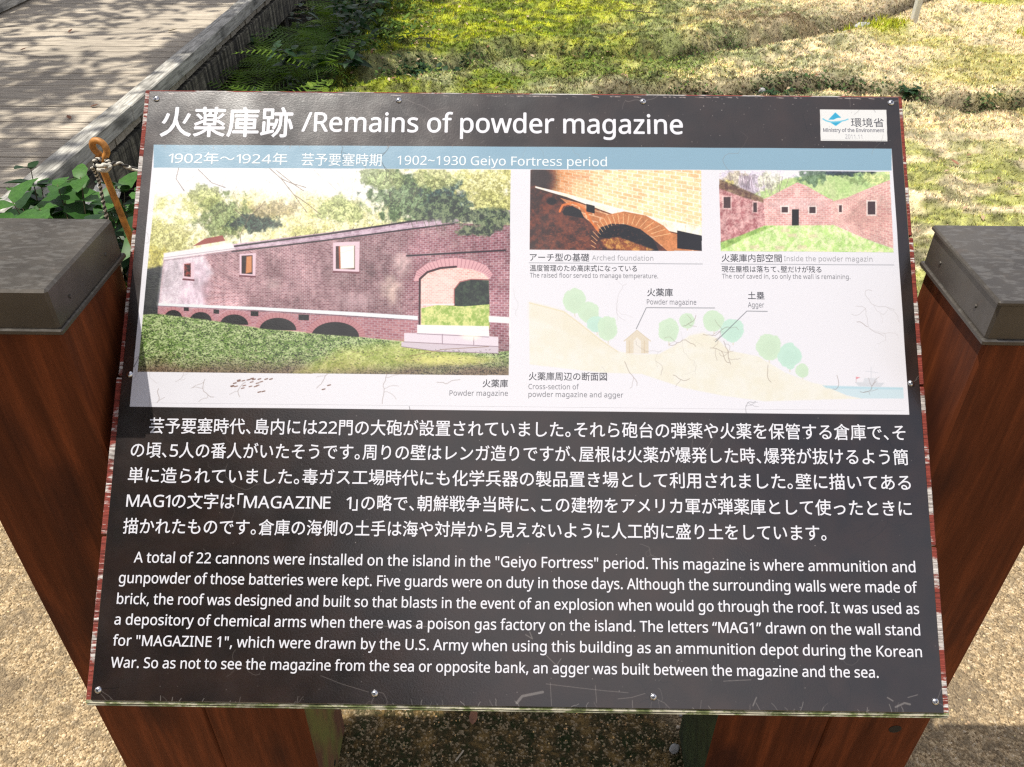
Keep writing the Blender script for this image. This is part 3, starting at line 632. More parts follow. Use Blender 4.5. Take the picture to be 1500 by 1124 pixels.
def speck(c1, c2, f, lo=.35, hi=.65, o=4, fy=None):
    c1 = np.array(c1, np.float32); c2 = np.array(c2, np.float32)
    return lambda X, Y: c1+(c2-c1)*sstep(lo-.05, hi+.05, .6*fbm(X*f, Y*(fy or f), o)+.4*fbm(X*f*3.7+5, Y*(fy or f)*3.7, 3))[..., None]
def bricks(top, bot, n, asp, c1, c2, mort, soft=.14, mul=None):
    """brickwork between two receding lines top(x), bot(x): n courses"""
    (tx0, ty0, tx1, ty1), (bx0, by0, bx1, by1) = top, bot
    def fn(X, Y):
        T = ty0+(ty1-ty0)*(X-tx0)/(tx1-tx0); B = by0+(by1-by0)*(X-bx0)/(bx1-bx0); h = np.maximum(B-T, 1)
        s = (Y-T)/h*n; row = np.floor(s); k = (by1-by0)/(bx1-bx0)-(ty1-ty0)/(tx1-tx0)
        t_ = (np.log(h)/k if abs(k) > 1e-3 else X/h)*n/asp + .5*(row % 2); col = np.floor(t_)
        r = _PERM[row.astype(int) & 255, col.astype(int) & 255]
        C_ = np.array(c1, np.float32)+(np.array(c2, np.float32)-np.array(c1, np.float32))*r[..., None]
        fs = s-row; ft = t_-col; m_ = np.maximum(sstep(soft, 0, np.minimum(fs, 1-fs)), sstep(soft*.7, 0, np.minimum(ft, 1-ft)*1.0))
        C_ = C_+(np.array(mort, np.float32)-C_)*m_[..., None]
        if mul is not None: C_ = C_*mul(X, Y)[..., None]
        return C_
    return fn
def arch(cx, y0, w, h, n=16): return [(cx+w/2*math.cos(math.pi*k/n), y0-h*math.sin(math.pi*k/n)) for k in range(n+1)]

# panel ground: very dark brown-black film, faintly mottled
IMG[:] = (rgb(30, 28, 29)+(rgb(58, 43, 38)-rgb(30, 28, 29))*fbm(UU*30, VV*30, 4)[..., None]).astype(np.float32)
# printed fields
def quadclip(pts):
    P = np.array(pts, float)
    def f(X, Y):
        ins = np.zeros(X.shape, bool)
        for (ax, ay), (bx, by) in zip(P, np.roll(P, -1, 0)):
            if ay != by:
                c = (ay > Y) != (by > Y); ins ^= c & (X < (bx-ax)*(Y-ay)/(by-ay)+ax)
        return ins.astype(np.float32)
    return f
WHITE = rgb(243, 242, 249)
SHEET = [(232, 222), (1300, 227), (1325.5, 602), (198, 590)]
poly([(225, 215), (1306, 218), (1332, 608), (190, 596)], WHITE, 1, .2)
STRIP = [(232, 220), (1300, 227), (1302, 250), (230.5, 246)]
poly([(225, 212), (1306, 218), (1306, 250), (225, 246)], rgb(144, 182, 204), 1, .3)

# ---- photo 1: long brick magazine with arches
Q1 = [(230, 246), (748, 249), (745, 550), (202, 545)]
CLIP[0] = quadclip(Q1)
poly([(195, 240), (755, 240), (755, 556), (195, 556)], speck(rgb(238, 232, 205), rgb(196, 196, 128), .05, .4, .62))
blob(310, 255, 90, 30, rgb(222, 224, 244), .9, .9, .8, .03); blob(470, 262, 110, 30, rgb(226, 226, 242), .75, .9, .8, .03)
blob(430, 320, 90, 35, speck(rgb(240, 232, 190), rgb(205, 195, 120), .09), .7, .9, 1, .05)
for (a, b_, c, d, col, al) in [(328, 318, 34, 30, rgb(96, 110, 66), .85), (372, 326, 36, 12, rgb(38, 52, 44), .9), (300, 285, 22, 14, rgb(140, 148, 84), .7), (405, 306, 30, 12, rgb(118, 104, 70), .6),
                           (250, 355, 34, 26, rgb(170, 166, 96), .7), (500, 308, 34, 18, rgb(146, 158, 96), .8), (235, 395, 22, 30, rgb(160, 150, 70), .8), (600, 290, 56, 34, rgb(74, 92, 62), .95), (655, 300, 34, 34, rgb(42, 60, 58), .9),
                           (560, 262, 34, 14, rgb(120, 134, 84), .8), (712, 270, 40, 26, rgb(190, 186, 110), .85), (640, 262, 30, 14, rgb(150, 156, 96), .7), (720, 300, 34, 20, rgb(150, 150, 84), .8), (455, 345, 30, 12, rgb(150, 150, 84), .5)]:
    blob(a, b_, c, d, col, al, .5, 1.6, .12)
    blob(a+3, b_+2, c*.8, d*.8, speck(col*.55, np.minimum(1, col*1.5+.1), .22, .42, .58, 3), al*.6, .6, 1.8, .2)
for k in range(70):
    a, b_ = random.uniform(232, 740), random.uniform(262, 350); line([(a, b_), (a+random.uniform(-14, 14), b_-random.uniform(4, 24))], rgb(150, 135, 105), .6, .5)
for pts in ([(395, 247), (412, 262), (430, 285), (450, 312)], [(405, 250), (430, 270), (445, 280)], [(412, 262), (425, 268), (448, 275)], [(430, 285), (452, 300), (470, 315)], [(355, 378), (352, 345), (365, 318), (385, 300)], [(362, 322), (345, 308)], [(262, 246), (258, 262), (270, 280)], [(290, 248), (310, 268), (330, 275)]):
    line(pts, rgb(95, 78, 66), 1.0, .75)
# dark trees left end
poly([(205, 396), (246, 388), (240, 462), (203, 462)], speck(rgb(20, 24, 30), rgb(48, 52, 48), .2), 1, 4)
# wall face
sl = region(200, 240, 750, 420); X_, Y_ = PX[sl], PY[sl]; IMG[sl] *= 1+(CLIP[0](X_, Y_)*((fbm(X_*.55, Y_*.55, 4)-.5)*.75+(fbm(X_*1.6, Y_*1.6, 2)-.5)*.35)*(1-.75*sstep(.72, .92, IMG[sl].mean(-1))))[..., None]
TOP = (240, 380, 745, 322); BOT = (232, 447, 746, 474)
wl = lambda X, Y: np.clip(1.0-.22*sstep(300, 400, X+18*(fbm(X*.05, Y*.05, 3)-.5))+.05*np.sin(X*.02)+.12*(fbm(X*.04, Y*.06, 3)-.5)-.1*sstep(600, 760, X), 0, 1.1)
wall = [(240, 378), (340, 366), (460, 351), (600, 334), (660, 327), (748, 330), (748, 520), (592, 500), (528, 494), (380, 480), (231, 460)]
poly(wall, bricks(TOP, BOT, 44, 2.4, rgb(132, 92, 98), rgb(180, 134, 138), rgb(198, 174, 182), .2, wl))
poly([(240, 380), (298, 374), (312, 400), (296, 420), (300, 450), (232, 448)], bricks(TOP, BOT, 44, 2.4, rgb(214, 198, 212), rgb(236, 224, 234), rgb(236, 228, 240), .2), .85, 8)
poly([(272, 392), (300, 382), (310, 420), (300, 448), (262, 446)], rgb(178, 150, 166), .45, 10)
poly([(596, 340), (748, 330), (748, 500), (596, 498)], bricks(TOP, BOT, 44, 2.4, rgb(126, 74, 84), rgb(160, 100, 108), rgb(176, 148, 160), .2), .6, 26)
blob(574, 424, 11, 16, rgb(244, 218, 198), .5, 1.9, 1.2, .12); blob(400, 416, 9, 8, rgb(226, 200, 196), .3, 1.8, 1, .15); blob(505, 385, 8, 16, rgb(230, 205, 205), .5, 1.4); blob(590, 385, 12, 12, rgb(235, 205, 200), .5, 1.4); blob(520, 440, 24, 10, rgb(214, 180, 186), .35, 1.4)
sl = region(232, 325, 750, 505); X_, Y_ = PX[sl], PY[sl]; m_ = quadclip(wall)(X_, Y_); IMG[sl] *= 1+(m_*((fbm(X_*.035+9, Y_*.02, 4)-.5)*.55+(fbm(X_*.25, Y_*.12, 3)-.5)*.30+(fbm(X_*1.1, Y_*1.1, 2)-.5)*.22))[..., None]; k_ = (m_*sstep(.60, .72, fbm(X_*.06+2, Y_*.07, 3))*sstep(480, 620, X_)*.12)[..., None]; IMG[sl] += (rgb(236, 206, 196)-IMG[sl])*k_
# coping
poly([(240, 372), (340, 358), (470, 342), (620, 322), (690, 312), (748, 308), (748, 316), (690, 322), (620, 334), (470, 353), (340, 367), (240, 380)], speck(rgb(146, 118, 134), rgb(196, 172, 186), .12), 1, 1)
poly([(240, 371), (340, 356), (345, 366), (240, 381)], rgb(226, 218, 222), .9, 2)
line([(344, 361), (480, 343), (620, 322), (690, 313)], rgb(28, 20, 26), 2.4, .95); line([(340, 369), (480, 352), (600, 336), (665, 328)], rgb(34, 24, 30), 2.0, .95); line([(344, 364), (480, 348), (640, 326)], rgb(190, 170, 186), 1.2, .8)
line([(240, 378), (345, 364)], rgb(150, 140, 150), 1.0, .8); line([(240, 382), (345, 369)], rgb(120, 104, 116), .9, .7)
for k in range(9): line([(430+k*28, 351-k*3.7), (434+k*28, 344-k*3.7)], rgb(70, 50, 60), 1, .6)
poly([(282, 361), (300, 350), (326, 345), (330, 353)], rgb(132, 70, 66), .95, 1)
for (a, b_, c, d) in [(640, 312, 34, 12), (690, 316, 40, 12), (725, 320, 26, 14), (655, 300, 26, 14), (700, 338, 30, 8)]: blob(a, b_, c, d, speck(rgb(36, 48, 40), rgb(110, 124, 92), .2, .4, .6), .9, .5, 1.6, .12)
for k in range(16): line([(600+k*9, 316-k*.4), (603+k*9+random.uniform(-4, 4), 326+random.uniform(0, 14))], rgb(70, 76, 54), 1, .6)
# windows
def window(fx0, fy0, fx1, fy1, ox0, oy0, ox1, oy1, c, sk=1.5):
    poly([(fx0, fy0+sk), (fx1, fy0), (fx1-1, fy1+sk), (fx0, fy1)], rgb(206, 178, 190)); poly([(fx0, fy1-1), (fx1, fy1+sk-1), (fx1, fy1+sk+1.5), (fx0-1, fy1+1.5)], rgb(96, 58, 66))
    poly([(ox0, oy0+1), (ox1, oy0), (ox1, oy1+1), (ox0, oy1)], c)
window(268, 384, 285, 409, 270, 386, 279.5, 405, speck(rgb(40, 24, 26), rgb(140, 62, 52), .3)); window(351, 371, 375, 404, 354, 374, 370, 401, rgb(40, 26, 26)); poly([(361, 376), (369, 375), (369, 399), (360, 401)], rgb(196, 126, 84), .95, 2)
window(488, 354, 527, 398, 492, 360, 520, 394, rgb(60, 34, 34)); poly([(498, 361), (519, 360), (519, 393), (499, 394)], rgb(252, 248, 222), 1, 2); line([(497, 362), (498, 393)], rgb(180, 90, 60), 2, .8)
# door
line([(596, 375), (660, 371.5), (740, 367)], rgb(34, 20, 30), 2.4, .95)
ring = [(610, 408)]+[(666-54*math.cos(math.pi*k/14), 408-28*math.sin(math.pi*k/14)) for k in range(15)]+[(722, 408)]
poly([(606, 412), (610, 398), (626, 386), (646, 380), (668, 378), (694, 382), (712, 389), (722, 402), (716, 410), (700, 400), (666, 392), (640, 395), (624, 402), (616, 412)], rgb(200, 150, 156))
for k in range(26):
    a = math.pi*(.93-.86*k/25); line([(667-50*math.cos(math.pi-a), 409-17*math.sin(a)), (667-60*math.cos(math.pi-a), 409-31*math.sin(a))], rgb(140, 86, 98), .9, .7)
door = [(616, 480), (616, 409), (626, 399), (645, 393.5), (668, 392), (692, 395), (708, 401), (716, 408), (717, 481)]
poly(door, bricks((616, 380, 717, 376), (616, 480, 717, 482), 40, 2.4, rgb(206, 150, 142), rgb(232, 186, 176), rgb(232, 206, 198), .2)); poly([(616, 440), (616, 414), (640, 400), (664, 398), (664, 446)], rgb(238, 206, 200), .35, 8); line([(614.5, 480), (615, 409), (626, 399), (645, 393), (668, 391)], rgb(46, 22, 26), 3, .9)
poly([(666, 450), (666, 424), (674, 414), (690, 410), (716, 411), (717, 450)], speck(rgb(22, 34, 30), rgb(60, 74, 58), .25)); line([(665.5, 450), (665.5, 424), (674, 413), (690, 409.5), (716, 410)], rgb(130, 70, 70), 1.6, .8)
poly([(617, 452), (640, 447), (680, 449), (717, 446), (717, 482), (617, 478)], speck(rgb(128, 158, 74), rgb(206, 206, 130), .16)); line([(617, 447), (665, 446)], rgb(226, 216, 226), 1.6, .8)
# plinth
poly([(232, 444.5), (380, 450), (520, 457.5), (612, 463), (612, 469), (520, 463), (380, 454.5), (232, 448)], rgb(208, 212, 226)); line([(232, 448.5), (380, 455.5), (520, 464), (612, 470)], rgb(90, 70, 84), 1, .7)
poly([(716, 463), (748, 465), (748, 474), (716, 472)], rgb(214, 216, 226))
poly([(231, 449), (612, 470), (596, 501), (528, 494), (380, 481), (231, 461)], bricks((232, 448, 612, 470), (232, 461, 612, 503), 9, 2.6, rgb(140, 82, 90), rgb(176, 116, 120), rgb(176, 148, 158), .2), .8, 1)
for (cx, cy, w, h) in [(254, 466.5, 26, 12), (294, 470.5, 32, 13), (343, 476, 41, 15), (407, 484, 54, 18), (491, 494, 70, 22)]:
    poly(arch(cx, cy, w*1.26, h*1.42), rgb(166, 112, 116), .9)
    for k in range(int(w/3)):
        a = math.pi*(k+.5)/int(w/3); line([(cx+w*.5*math.cos(a), cy-h*math.sin(a)), (cx+w*.63*math.cos(a), cy-h*1.4*math.sin(a))], rgb(120, 66, 74), .7, .6)
    poly(arch(cx, cy, w, h), rgb(14, 12, 14), 1, 1)
for (a, b_, w, h) in [(273, 453, 7, 5), (317, 456.5, 8, 6), (373, 459.5, 11, 7), (445, 465, 15, 8)]: poly([(a-w/2, b_-h/2), (a+w/2, b_-h/2+.5), (a+w/2, b_+h/2+.5), (a-w/2, b_+h/2)], rgb(18, 14, 18))
# grass
gl = [(196, 462), (231, 460), (300, 468), (380, 481), (450, 488), (528, 494), (592, 501), (640, 512), (700, 518), (748, 514), (748, 556), (195, 556)]
def grass1(X, Y):
    n = .5*fbm(X*.16, Y*.34, 4)+.5*fbm(X*.6, Y*1.0, 3); m_ = fbm(X*.03+4, Y*.06, 3); g_ = rgb(96, 122, 66)+(rgb(168, 184, 128)-rgb(96, 122, 66))*sstep(.38, .62, n)[..., None]
    g_ = g_+(rgb(108, 84, 80)-g_)*(sstep(518, 552, Y+24*(m_-.5))*.8)[..., None]; g_ = g_*(1-.6*(sstep(.52, .7, fbm(X*.7+7, Y*1.1, 3)))[..., None]); return g_
poly(gl, grass1, 1, 2); poly([(430, 548), (500, 512), (620, 500), (690, 522), (640, 532), (520, 544)], speck(rgb(214, 212, 120), rgb(150, 160, 70), .12), .6, 16)
blob(660, 528, 60, 7, rgb(222, 214, 120), .6, 1, .6, .08)
poly([(611, 476), (716, 478), (717, 494), (611, 490)], rgb(226, 214, 222)); poly([(592, 488), (650, 489), (730, 494), (730, 508), (650, 505), (592, 501)], rgb(206, 194, 204)); poly([(588, 501), (650, 505), (730, 508), (730, 518), (640, 515), (588, 508)], rgb(188, 176, 186))
for pts in ([(611, 489), (716, 494)], [(592, 501), (730, 508)], [(588, 508), (640, 515), (730, 518)], [(648, 490), (648, 504)], [(694, 494), (694, 506)]): line(pts, rgb(120, 100, 112), 1.1, .8)
blob(690, 490, 14, 8, rgb(255, 236, 214), .7, 1); line([(600, 522), (650, 512), (716, 508)], rgb(110, 80, 60), .9, .7)
for k in range(900):
    a, b_ = random.uniform(203, 745), random.uniform(512, 549); line([(a, b_), (a+random.uniform(-3, 3), b_+random.uniform(-1.5, 1.5))], random.choice([rgb(66, 52, 50), rgb(160, 140, 120), rgb(50, 62, 40)]), .8, .55)

# ---- photo 2: arched foundation in warm light
CLIP[0] = quadclip([(777, 249), (1027, 250), (1028, 368), (776, 366)])
T2 = (777, 180, 1028, 175); B2 = (777, 268, 1028, 331)
lit = lambda X, Y: np.clip(sstep(772, 900, X+.25*(Y-250)+26*(fbm(X*.03, Y*.03, 3)-.5)), 0, 1)
poly([(770, 244), (1034, 244), (1034, 374), (770, 374)], bricks(T2, B2, 25, 2.9, rgb(150, 74, 36), rgb(176, 94, 50), rgb(170, 110, 70), .16))
poly([(770, 244), (1034, 244), (1034, 374), (770, 374)], lambda X, Y: bricks(T2, B2, 25, 2.9, rgb(240, 186, 136), rgb(252, 214, 168), rgb(255, 238, 206), .16)(X, Y), .0)
sl = region(770, 244, 1034, 374); X_, Y_ = PX[sl], PY[sl]; blend(sl, lit(X_, Y_)*CLIP[0](X_, Y_), bricks(T2, B2, 25, 2.9, rgb(238, 180, 128), rgb(252, 212, 164), rgb(255, 240, 210), .16))
blob(790, 262, 22, 26, rgb(34, 28, 30), .9, 1, .6, .05)
poly([(770, 276), (784, 272), (840, 290), (900, 312), (960, 336), (1034, 352), (1034, 374), (770, 374)], speck(rgb(58, 36, 30), rgb(96, 58, 40), .1))
poly([(820, 290), (900, 312), (960, 328), (1034, 345), (1034, 352), (1034, 374), (985, 374), (950, 345), (876, 335)], bricks((777, 268, 1028, 335), (777, 330, 1028, 400), 8, 2.6, rgb(158, 92, 60), rgb(194, 126, 88), rgb(214, 168, 130), .16))
poly([(784, 273), (830, 284), (900, 304), (960, 320), (1030, 333), (1030, 350), (960, 334), (900, 315), (830, 289), (784, 276)], speck(rgb(240, 222, 196), rgb(255, 246, 226), .05)); line([(784, 276), (830, 290), (900, 316), (960, 335), (1030, 351)], rgb(60, 36, 24), 1.4, .8)
for a in (905, 930, 962, 1004): line([(a, 308+(a-905)*.22), (a, 317+(a-905)*.22)], rgb(190, 160, 130), .8, .6)
oa = [(876, 346), (878, 332), (892, 322), (912, 319), (938, 324), (962, 338), (982, 356), (992, 374), (952, 374), (940, 362), (905, 350)]
poly([(872, 338), (876, 326), (890, 315), (914, 310), (946, 316), (972, 331), (992, 350), (1003, 374), (985, 374), (955, 345), (912, 327), (880, 334)], rgb(182, 112, 74))
poly([(876, 346), (880, 333), (896, 328), (916, 329), (938, 336), (956, 350), (968, 374), (952, 374), (920, 360), (890, 350)], rgb(14, 14, 18), 1, 1)
for k in range(22):
    f_ = k/21; a = math.pi*(1-.80*f_); cx, cy = 914, 374; line([(cx+(44+f_*14)*math.cos(a)*.95, cy-46*math.sin(a)), (cx+(46+f_*38)*math.cos(a), cy-64*math.sin(a)+f_*6)], rgb(255, 196, 140), .9, .75)
poly([(824, 311), (828, 304), (838, 302), (850, 308), (856, 320), (826, 315)], rgb(12, 12, 16)); line([(820, 310), (824, 301), (840, 297), (856, 306), (866, 325), (876, 338)], rgb(200, 104, 56), 3.2, .9); line([(800, 300), (806, 291), (816, 292)], rgb(90, 50, 36), 2, .8); blob(808, 295, 7, 5, rgb(16, 16, 20), .9)
poly([(859, 299), (871, 302), (871, 313), (859, 310)], rgb(12, 10, 12)); poly([(992, 338), (1030, 346), (1030, 368), (992, 364)], rgb(16, 14, 20)); poly([(880, 352), (905, 347), (958, 366), (945, 370), (890, 364)], speck(rgb(140, 80, 40), rgb(226, 160, 90), .2, .4, .6), .8, 3)
for k in range(260):
    a, b_ = random.uniform(800, 950), random.uniform(325, 367); line([(a, b_), (a+random.uniform(-3, 3), b_+random.uniform(-1, 1))], rgb(150, 92, 60), .7, .5)

# ---- photo 3: roofless interior
CLIP[0] = quadclip([(1053, 250), (1303, 252), (1309, 370), (1056, 368)])
poly([(1048, 244), (1312, 244), (1312, 376), (1048, 376)], speck(rgb(226, 218, 236), rgb(204, 196, 214), .06))
poly([(1100, 285), (1150, 262), (1200, 256), (1312, 250), (1312, 320), (1100, 300)], speck(rgb(196, 212, 150), rgb(150, 176, 110), .1), 1, 3)
for (a, b_, c, d, col) in [(1075, 262, 20, 12, rgb(150, 140, 120)), (1100, 272, 22, 14, rgb(140, 130, 140)), (1128, 266, 16, 12, rgb(150, 150, 130)), (1190, 258, 20, 13, rgb(66, 84, 66)), (1240, 254, 32, 6, rgb(30, 38, 44)), (1262, 264, 20, 9, rgb(110, 130, 84)), (1285, 262, 16, 10, rgb(160, 176, 110)), (1062, 275, 14, 10, rgb(170, 160, 90))]:
    blob(a, b_, c, d, speck(col, np.minimum(1, col*1.5), .25, .42, .6), .85, .5, 1.8, .15)
for k in range(26):
    a = random.uniform(1058, 1150); line([(a, 286), (a+random.uniform(-8, 8), random.uniform(253, 272))], rgb(110, 90, 104), .7, .6)
poly([(1118, 292), (1128, 288), (1168, 267.5), (1180, 272), (1214, 291), (1220, 293), (1221, 331), (1120, 331)], bricks((1118, 240, 1221, 240), (1118, 331, 1221, 331), 30, 2.6, rgb(196, 140, 136), rgb(214, 164, 156), rgb(216, 184, 180), .2))
blob(1165, 300, 40, 8, rgb(214, 190, 190), .4, 1); line([(1124, 291), (1216, 292)], rgb(226, 200, 196), 1.2, .6); poly([(1164, 279), (1171, 279), (1171, 288), (1164, 288)], rgb(224, 180, 172))
poly([(1053, 264), (1075, 274), (1118, 292), (1121, 333), (1080, 348), (1055, 356)], speck(rgb(150, 92, 94), rgb(206, 160, 158), .16, .35, .65)); poly([(1053, 262), (1075, 271), (1118, 290), (1118, 297), (1090, 290), (1053, 276)], speck(rgb(74, 60, 52), rgb(130, 110, 84), .25), .85, 2)
poly([(1220, 295), (1240, 290), (1270, 277), (1303, 264), (1312, 264), (1312, 366), (1262, 348), (1220, 330)], bricks((1220, 294, 1305, 262), (1220, 330, 1305, 362), 26, 2.6, rgb(190, 136, 132), rgb(212, 166, 156), rgb(216, 186, 176), .2)); blob(1270, 320, 30, 24, rgb(170, 120, 110), .35, 1, 1, .06)
for (a, b_, w, h, fr) in [(1149.5, 307.5, 9, 8, 1), (1190, 308, 9, 9, 1), (1276.5, 305, 11, 19, 1), (1065, 297, 10, 16, 0), (1106, 304, 5, 14, 0), (1231, 306, 4, 10, 0)]:
    poly([(a-w/2-2, b_-h/2-2), (a+w/2+2, b_-h/2-2), (a+w/2+2, b_+h/2+2), (a-w/2-2, b_+h/2+2)], rgb(226, 210, 204), .8 if fr else .4); poly([(a-w/2, b_-h/2), (a+w/2, b_-h/2), (a+w/2, b_+h/2), (a-w/2, b_+h/2)], rgb(70, 54, 54))
poly([(1160, 307), (1170, 307), (1170, 331), (1160, 331)], rgb(34, 30, 28))
poly([(1052, 358), (1080, 348), (1120, 331), (1221, 330), (1262, 348), (1312, 366), (1312, 376), (1048, 376)], speck(rgb(172, 206, 120), rgb(212, 226, 168), .2, .4, .6), 1, 2)
poly([(1052, 356), (1080, 347), (1120, 331), (1135, 331), (1090, 350), (1058, 366)], speck(rgb(90, 130, 60), rgb(150, 180, 90), .3), .8, 2)
for (a, b_) in [(1105, 362), (1142, 363), (1175, 362), (1160, 345), (1190, 346), (1150, 338)]: poly([(a-7, b_-2), (a+6, b_-3), (a+8, b_+2), (a-6, b_+3)], rgb(206, 180, 160), .6, 2)

sl = region(770, 244, 1312, 376); X_, Y_ = PX[sl], PY[sl]; IMG[sl] *= 1+(quadclip([(777, 249), (1027, 250), (1028, 368), (776, 366)])(X_, Y_)+CLIP[0](X_, Y_))[..., None]*((fbm(X_*.7, Y_*.7, 4)-.5)*.30+(fbm(X_*.1, Y_*.1, 3)-.5)*.25)[..., None]
# ---- cross-section drawing
CLIP[0] = quadclip([(770, 415), (1312, 420), (1325, 600), (770, 592)])
poly([(775, 443), (800, 448), (826, 456), (850, 474), (880, 498), (900, 514), (930, 519), (965, 519), (985, 508), (1010, 492), (1030, 488), (1050, 496), (1068, 514), (1110, 522), (1150, 546), (1190, 561), (1215, 566), (1240, 580), (1262, 584), (1190, 586), (1120, 588), (1060, 580), (1000, 568), (940, 548), (880, 546), (776, 534)], speck(rgb(248, 245, 224), rgb(243, 236, 204), .03), .95, 2)
poly([(775, 443), (826, 456), (850, 474), (880, 498), (905, 516), (880, 512), (840, 492), (800, 474), (775, 466)], rgb(240, 226, 184), .4, 8); poly([(1010, 492), (1030, 488), (1050, 496), (1068, 514), (1040, 512), (1008, 508)], rgb(240, 228, 182), .35, 8)
line([(776, 444), (826, 457), (850, 475), (880, 499), (904, 515)], rgb(232, 212, 150), 2, .6)
for (a, b_, r, ry, s) in [(841, 441, 17, 18, 0), (862, 458, 16, 15, 0), (874, 475, 14, 12, 1), (890, 481, 15, 18, 0), (979, 484, 15, 18, 0), (1006, 470, 12, 11, 0), (1045, 470, 15, 15, 0), (1073, 484, 17, 17, 1), (1126, 508, 18, 19, 0), (1156, 522, 17, 18, 1), (1175, 543, 10, 10, 0)]:
    col = rgb(196, 236, 186) if not s else rgb(180, 236, 206)
    line([(a, b_+ry*.3), (a+1, b_+ry*1.25)], rgb(226, 214, 186), 2, .8); blob(a, b_, r, ry, col, .95, .1, .35, .12); blob(a+2, b_+3, r*.7, ry*.6, col*.95, .5, .8, .8, .15)
poly([(917, 518), (917, 498), (933, 485), (950, 498), (950, 518)], rgb(226, 206, 164), .9); line([(914, 500), (933, 484), (953, 500)], rgb(206, 182, 130), 1.2, .9)
for a in (922, 944): line([(a, 500), (a, 517)], rgb(206, 178, 130), 1.6, .8)
for b_ in (503, 510, 516): line([(918, b_), (949, b_)], rgb(214, 190, 146), .8, .7)
poly([(928, 518), (928, 500), (933, 494), (939, 500), (939, 518)], rgb(244, 236, 220), .9)
poly([(1205, 565), (1240, 567), (1325, 568), (1326, 584), (1262, 584), (1240, 579)], rgb(190, 224, 236), .95, 1.4); poly([(1205, 565), (1325, 568), (1325, 571), (1210, 569)], rgb(150, 208, 226), .7, 2)
poly([(1252, 560), (1296, 561), (1290, 567), (1258, 566)], rgb(206, 212, 220)); poly([(1266, 554), (1284, 554), (1286, 561), (1264, 561)], rgb(214, 218, 226)); line([(1276, 538), (1276, 556)], rgb(206, 210, 220), 1); line([(1268, 544), (1286, 546)], rgb(206, 210, 220), .8); line([(1254, 553), (1254, 560)], rgb(200, 170, 170), .8); poly([(1254, 552), (1260, 553), (1254, 556)], rgb(232, 110, 120))
sl = region(770, 415, 1325, 600); m_ = CLIP[0](PX[sl], PY[sl])[..., None]; IMG[sl] += (WHITE-IMG[sl])*m_*.38   # the drawing has faded
CLIP[0] = None
GREY = rgb(120, 122, 130)
for pts in ([(775, 385.3), (1029, 387)], [(1056, 387), (1309.5, 388.5)]): line(pts, rgb(150, 152, 160), 1.0, .8)
for pts in ([(932, 482), (946.7, 451), (1047, 451.5)], [(1048, 501), (1094, 456), (1124, 456.5)]): line(pts, rgb(110, 112, 118), .9, .9)
# ---- ministry sticker
poly([(1201, 160.5), (1298.5, 161), (1300, 207.5), (1202, 206.5)], rgb(245, 244, 243), 1, .3)
BLU = rgb(40, 176, 220)
poly([(1223.5, 165), (1232, 172.6), (1226, 173.2), (1221, 175.6), (1213.5, 175.6)], BLU); poly([(1214.5, 178.5), (1223, 179.6), (1233, 178.6), (1224.2, 184.8)], BLU)
line([(1205.5, 174.5), (1210, 177.3), (1217, 179), (1224, 178.9)], rgb(120, 206, 232), 1.8, 1); line([(1222, 179), (1231, 178), (1238, 176.6), (1242, 174.8)], rgb(120, 206, 232), 1.7, 1)
poly([(1221, 176.5), (1226, 174), (1232, 173.4), (1234, 175), (1227, 177.4)], rgb(245, 244, 243))

# ---- wear: cracks in the clear film, hairline scratches, chalky flecks
def crack(x, y, a, n, st, col, w, al, jit=.5, br=.12):
    pts = [(x, y)]
    for k in range(n):
        a += random.gauss(0, jit); x += math.cos(a)*st; y += math.sin(a)*st; pts.append((x, y))
        if random.random() < br and n > 4: crack(x, y, a+random.choice((-1, 1))*random.uniform(.5, 1.3), n//2, st, col, w*.8, al*.8, jit, br*.6)
    line(pts, col, w, al)
DK = rgb(92, 80, 78); HL = rgb(150, 146, 142)
for k in range(34):   # over the light sheet
    crack(random.uniform(210, 1310), random.uniform(235, 598), random.uniform(0, 6.28), random.randint(5, 14), random.uniform(3, 7), rgb(140, 128, 124), .6, random.uniform(.15, .5))
for (x, y, a, n_) in [(300, 556, 2.6, 8), (480, 548, 2.4, 6), (560, 592, -1.5, 10), (640, 560, .3, 8), (360, 560, 1.9, 6), (230, 590, -.8, 5), (1010, 555, 2.9, 6), (980, 505, .1, 10), (1030, 490, 1.2, 9), (1060, 500, .4, 8), (915, 530, 1.4, 9), (1220, 570, -.4, 6), (1260, 574, .2, 7), (1125, 535, 1.3, 6), (1000, 478, 0, 6), (1040, 510, -.3, 9), (1255, 472, .4, 4)]:
    crack(x, y, a, n_, 4.5, rgb(120, 100, 90), .75, .5, .45, .2)
for k in range(14):
    a, b_ = random.uniform(335, 400), 556+random.uniform(-1, 14); line([(a, b_), (a+4, b_-1)], rgb(110, 70, 56), 1.5, .7)
for (a, b_) in [(338, 566), (342, 562), (348, 559), (362, 557), (370, 556.5), (378, 556), (388, 556), (395, 556), (378, 575), (384, 574), (472, 571), (480, 565)]: line([(a, b_), (a+4, b_-1)], rgb(104, 66, 52), 1.6, .8)
for k in range(60):   # dark part: faint dark and light cracks
    x, y = random.uniform(215, 1370), random.choice([random.uniform(140, 215), random.uniform(605, 1040), random.uniform(605, 1040)])
    crack(x, y, random.uniform(0, 6.28), random.randint(5, 13), random.uniform(3, 8), random.choice([rgb(12, 12, 12), rgb(12, 12, 12), HL]), .75, random.uniform(.25, .55))
for (sx_, sy_) in [(229, 145), (584, 147), (942, 149), (1305, 151), (190, 548), (1334, 562), (144, 1011), (549, 1016), (957, 1021), (1370, 1028)]:
    for k in range(3): crack(sx_, sy_, random.uniform(0, 6.28), random.randint(5, 12), 4.5, random.choice([rgb(14, 13, 13), HL]), .8, .6, .3)
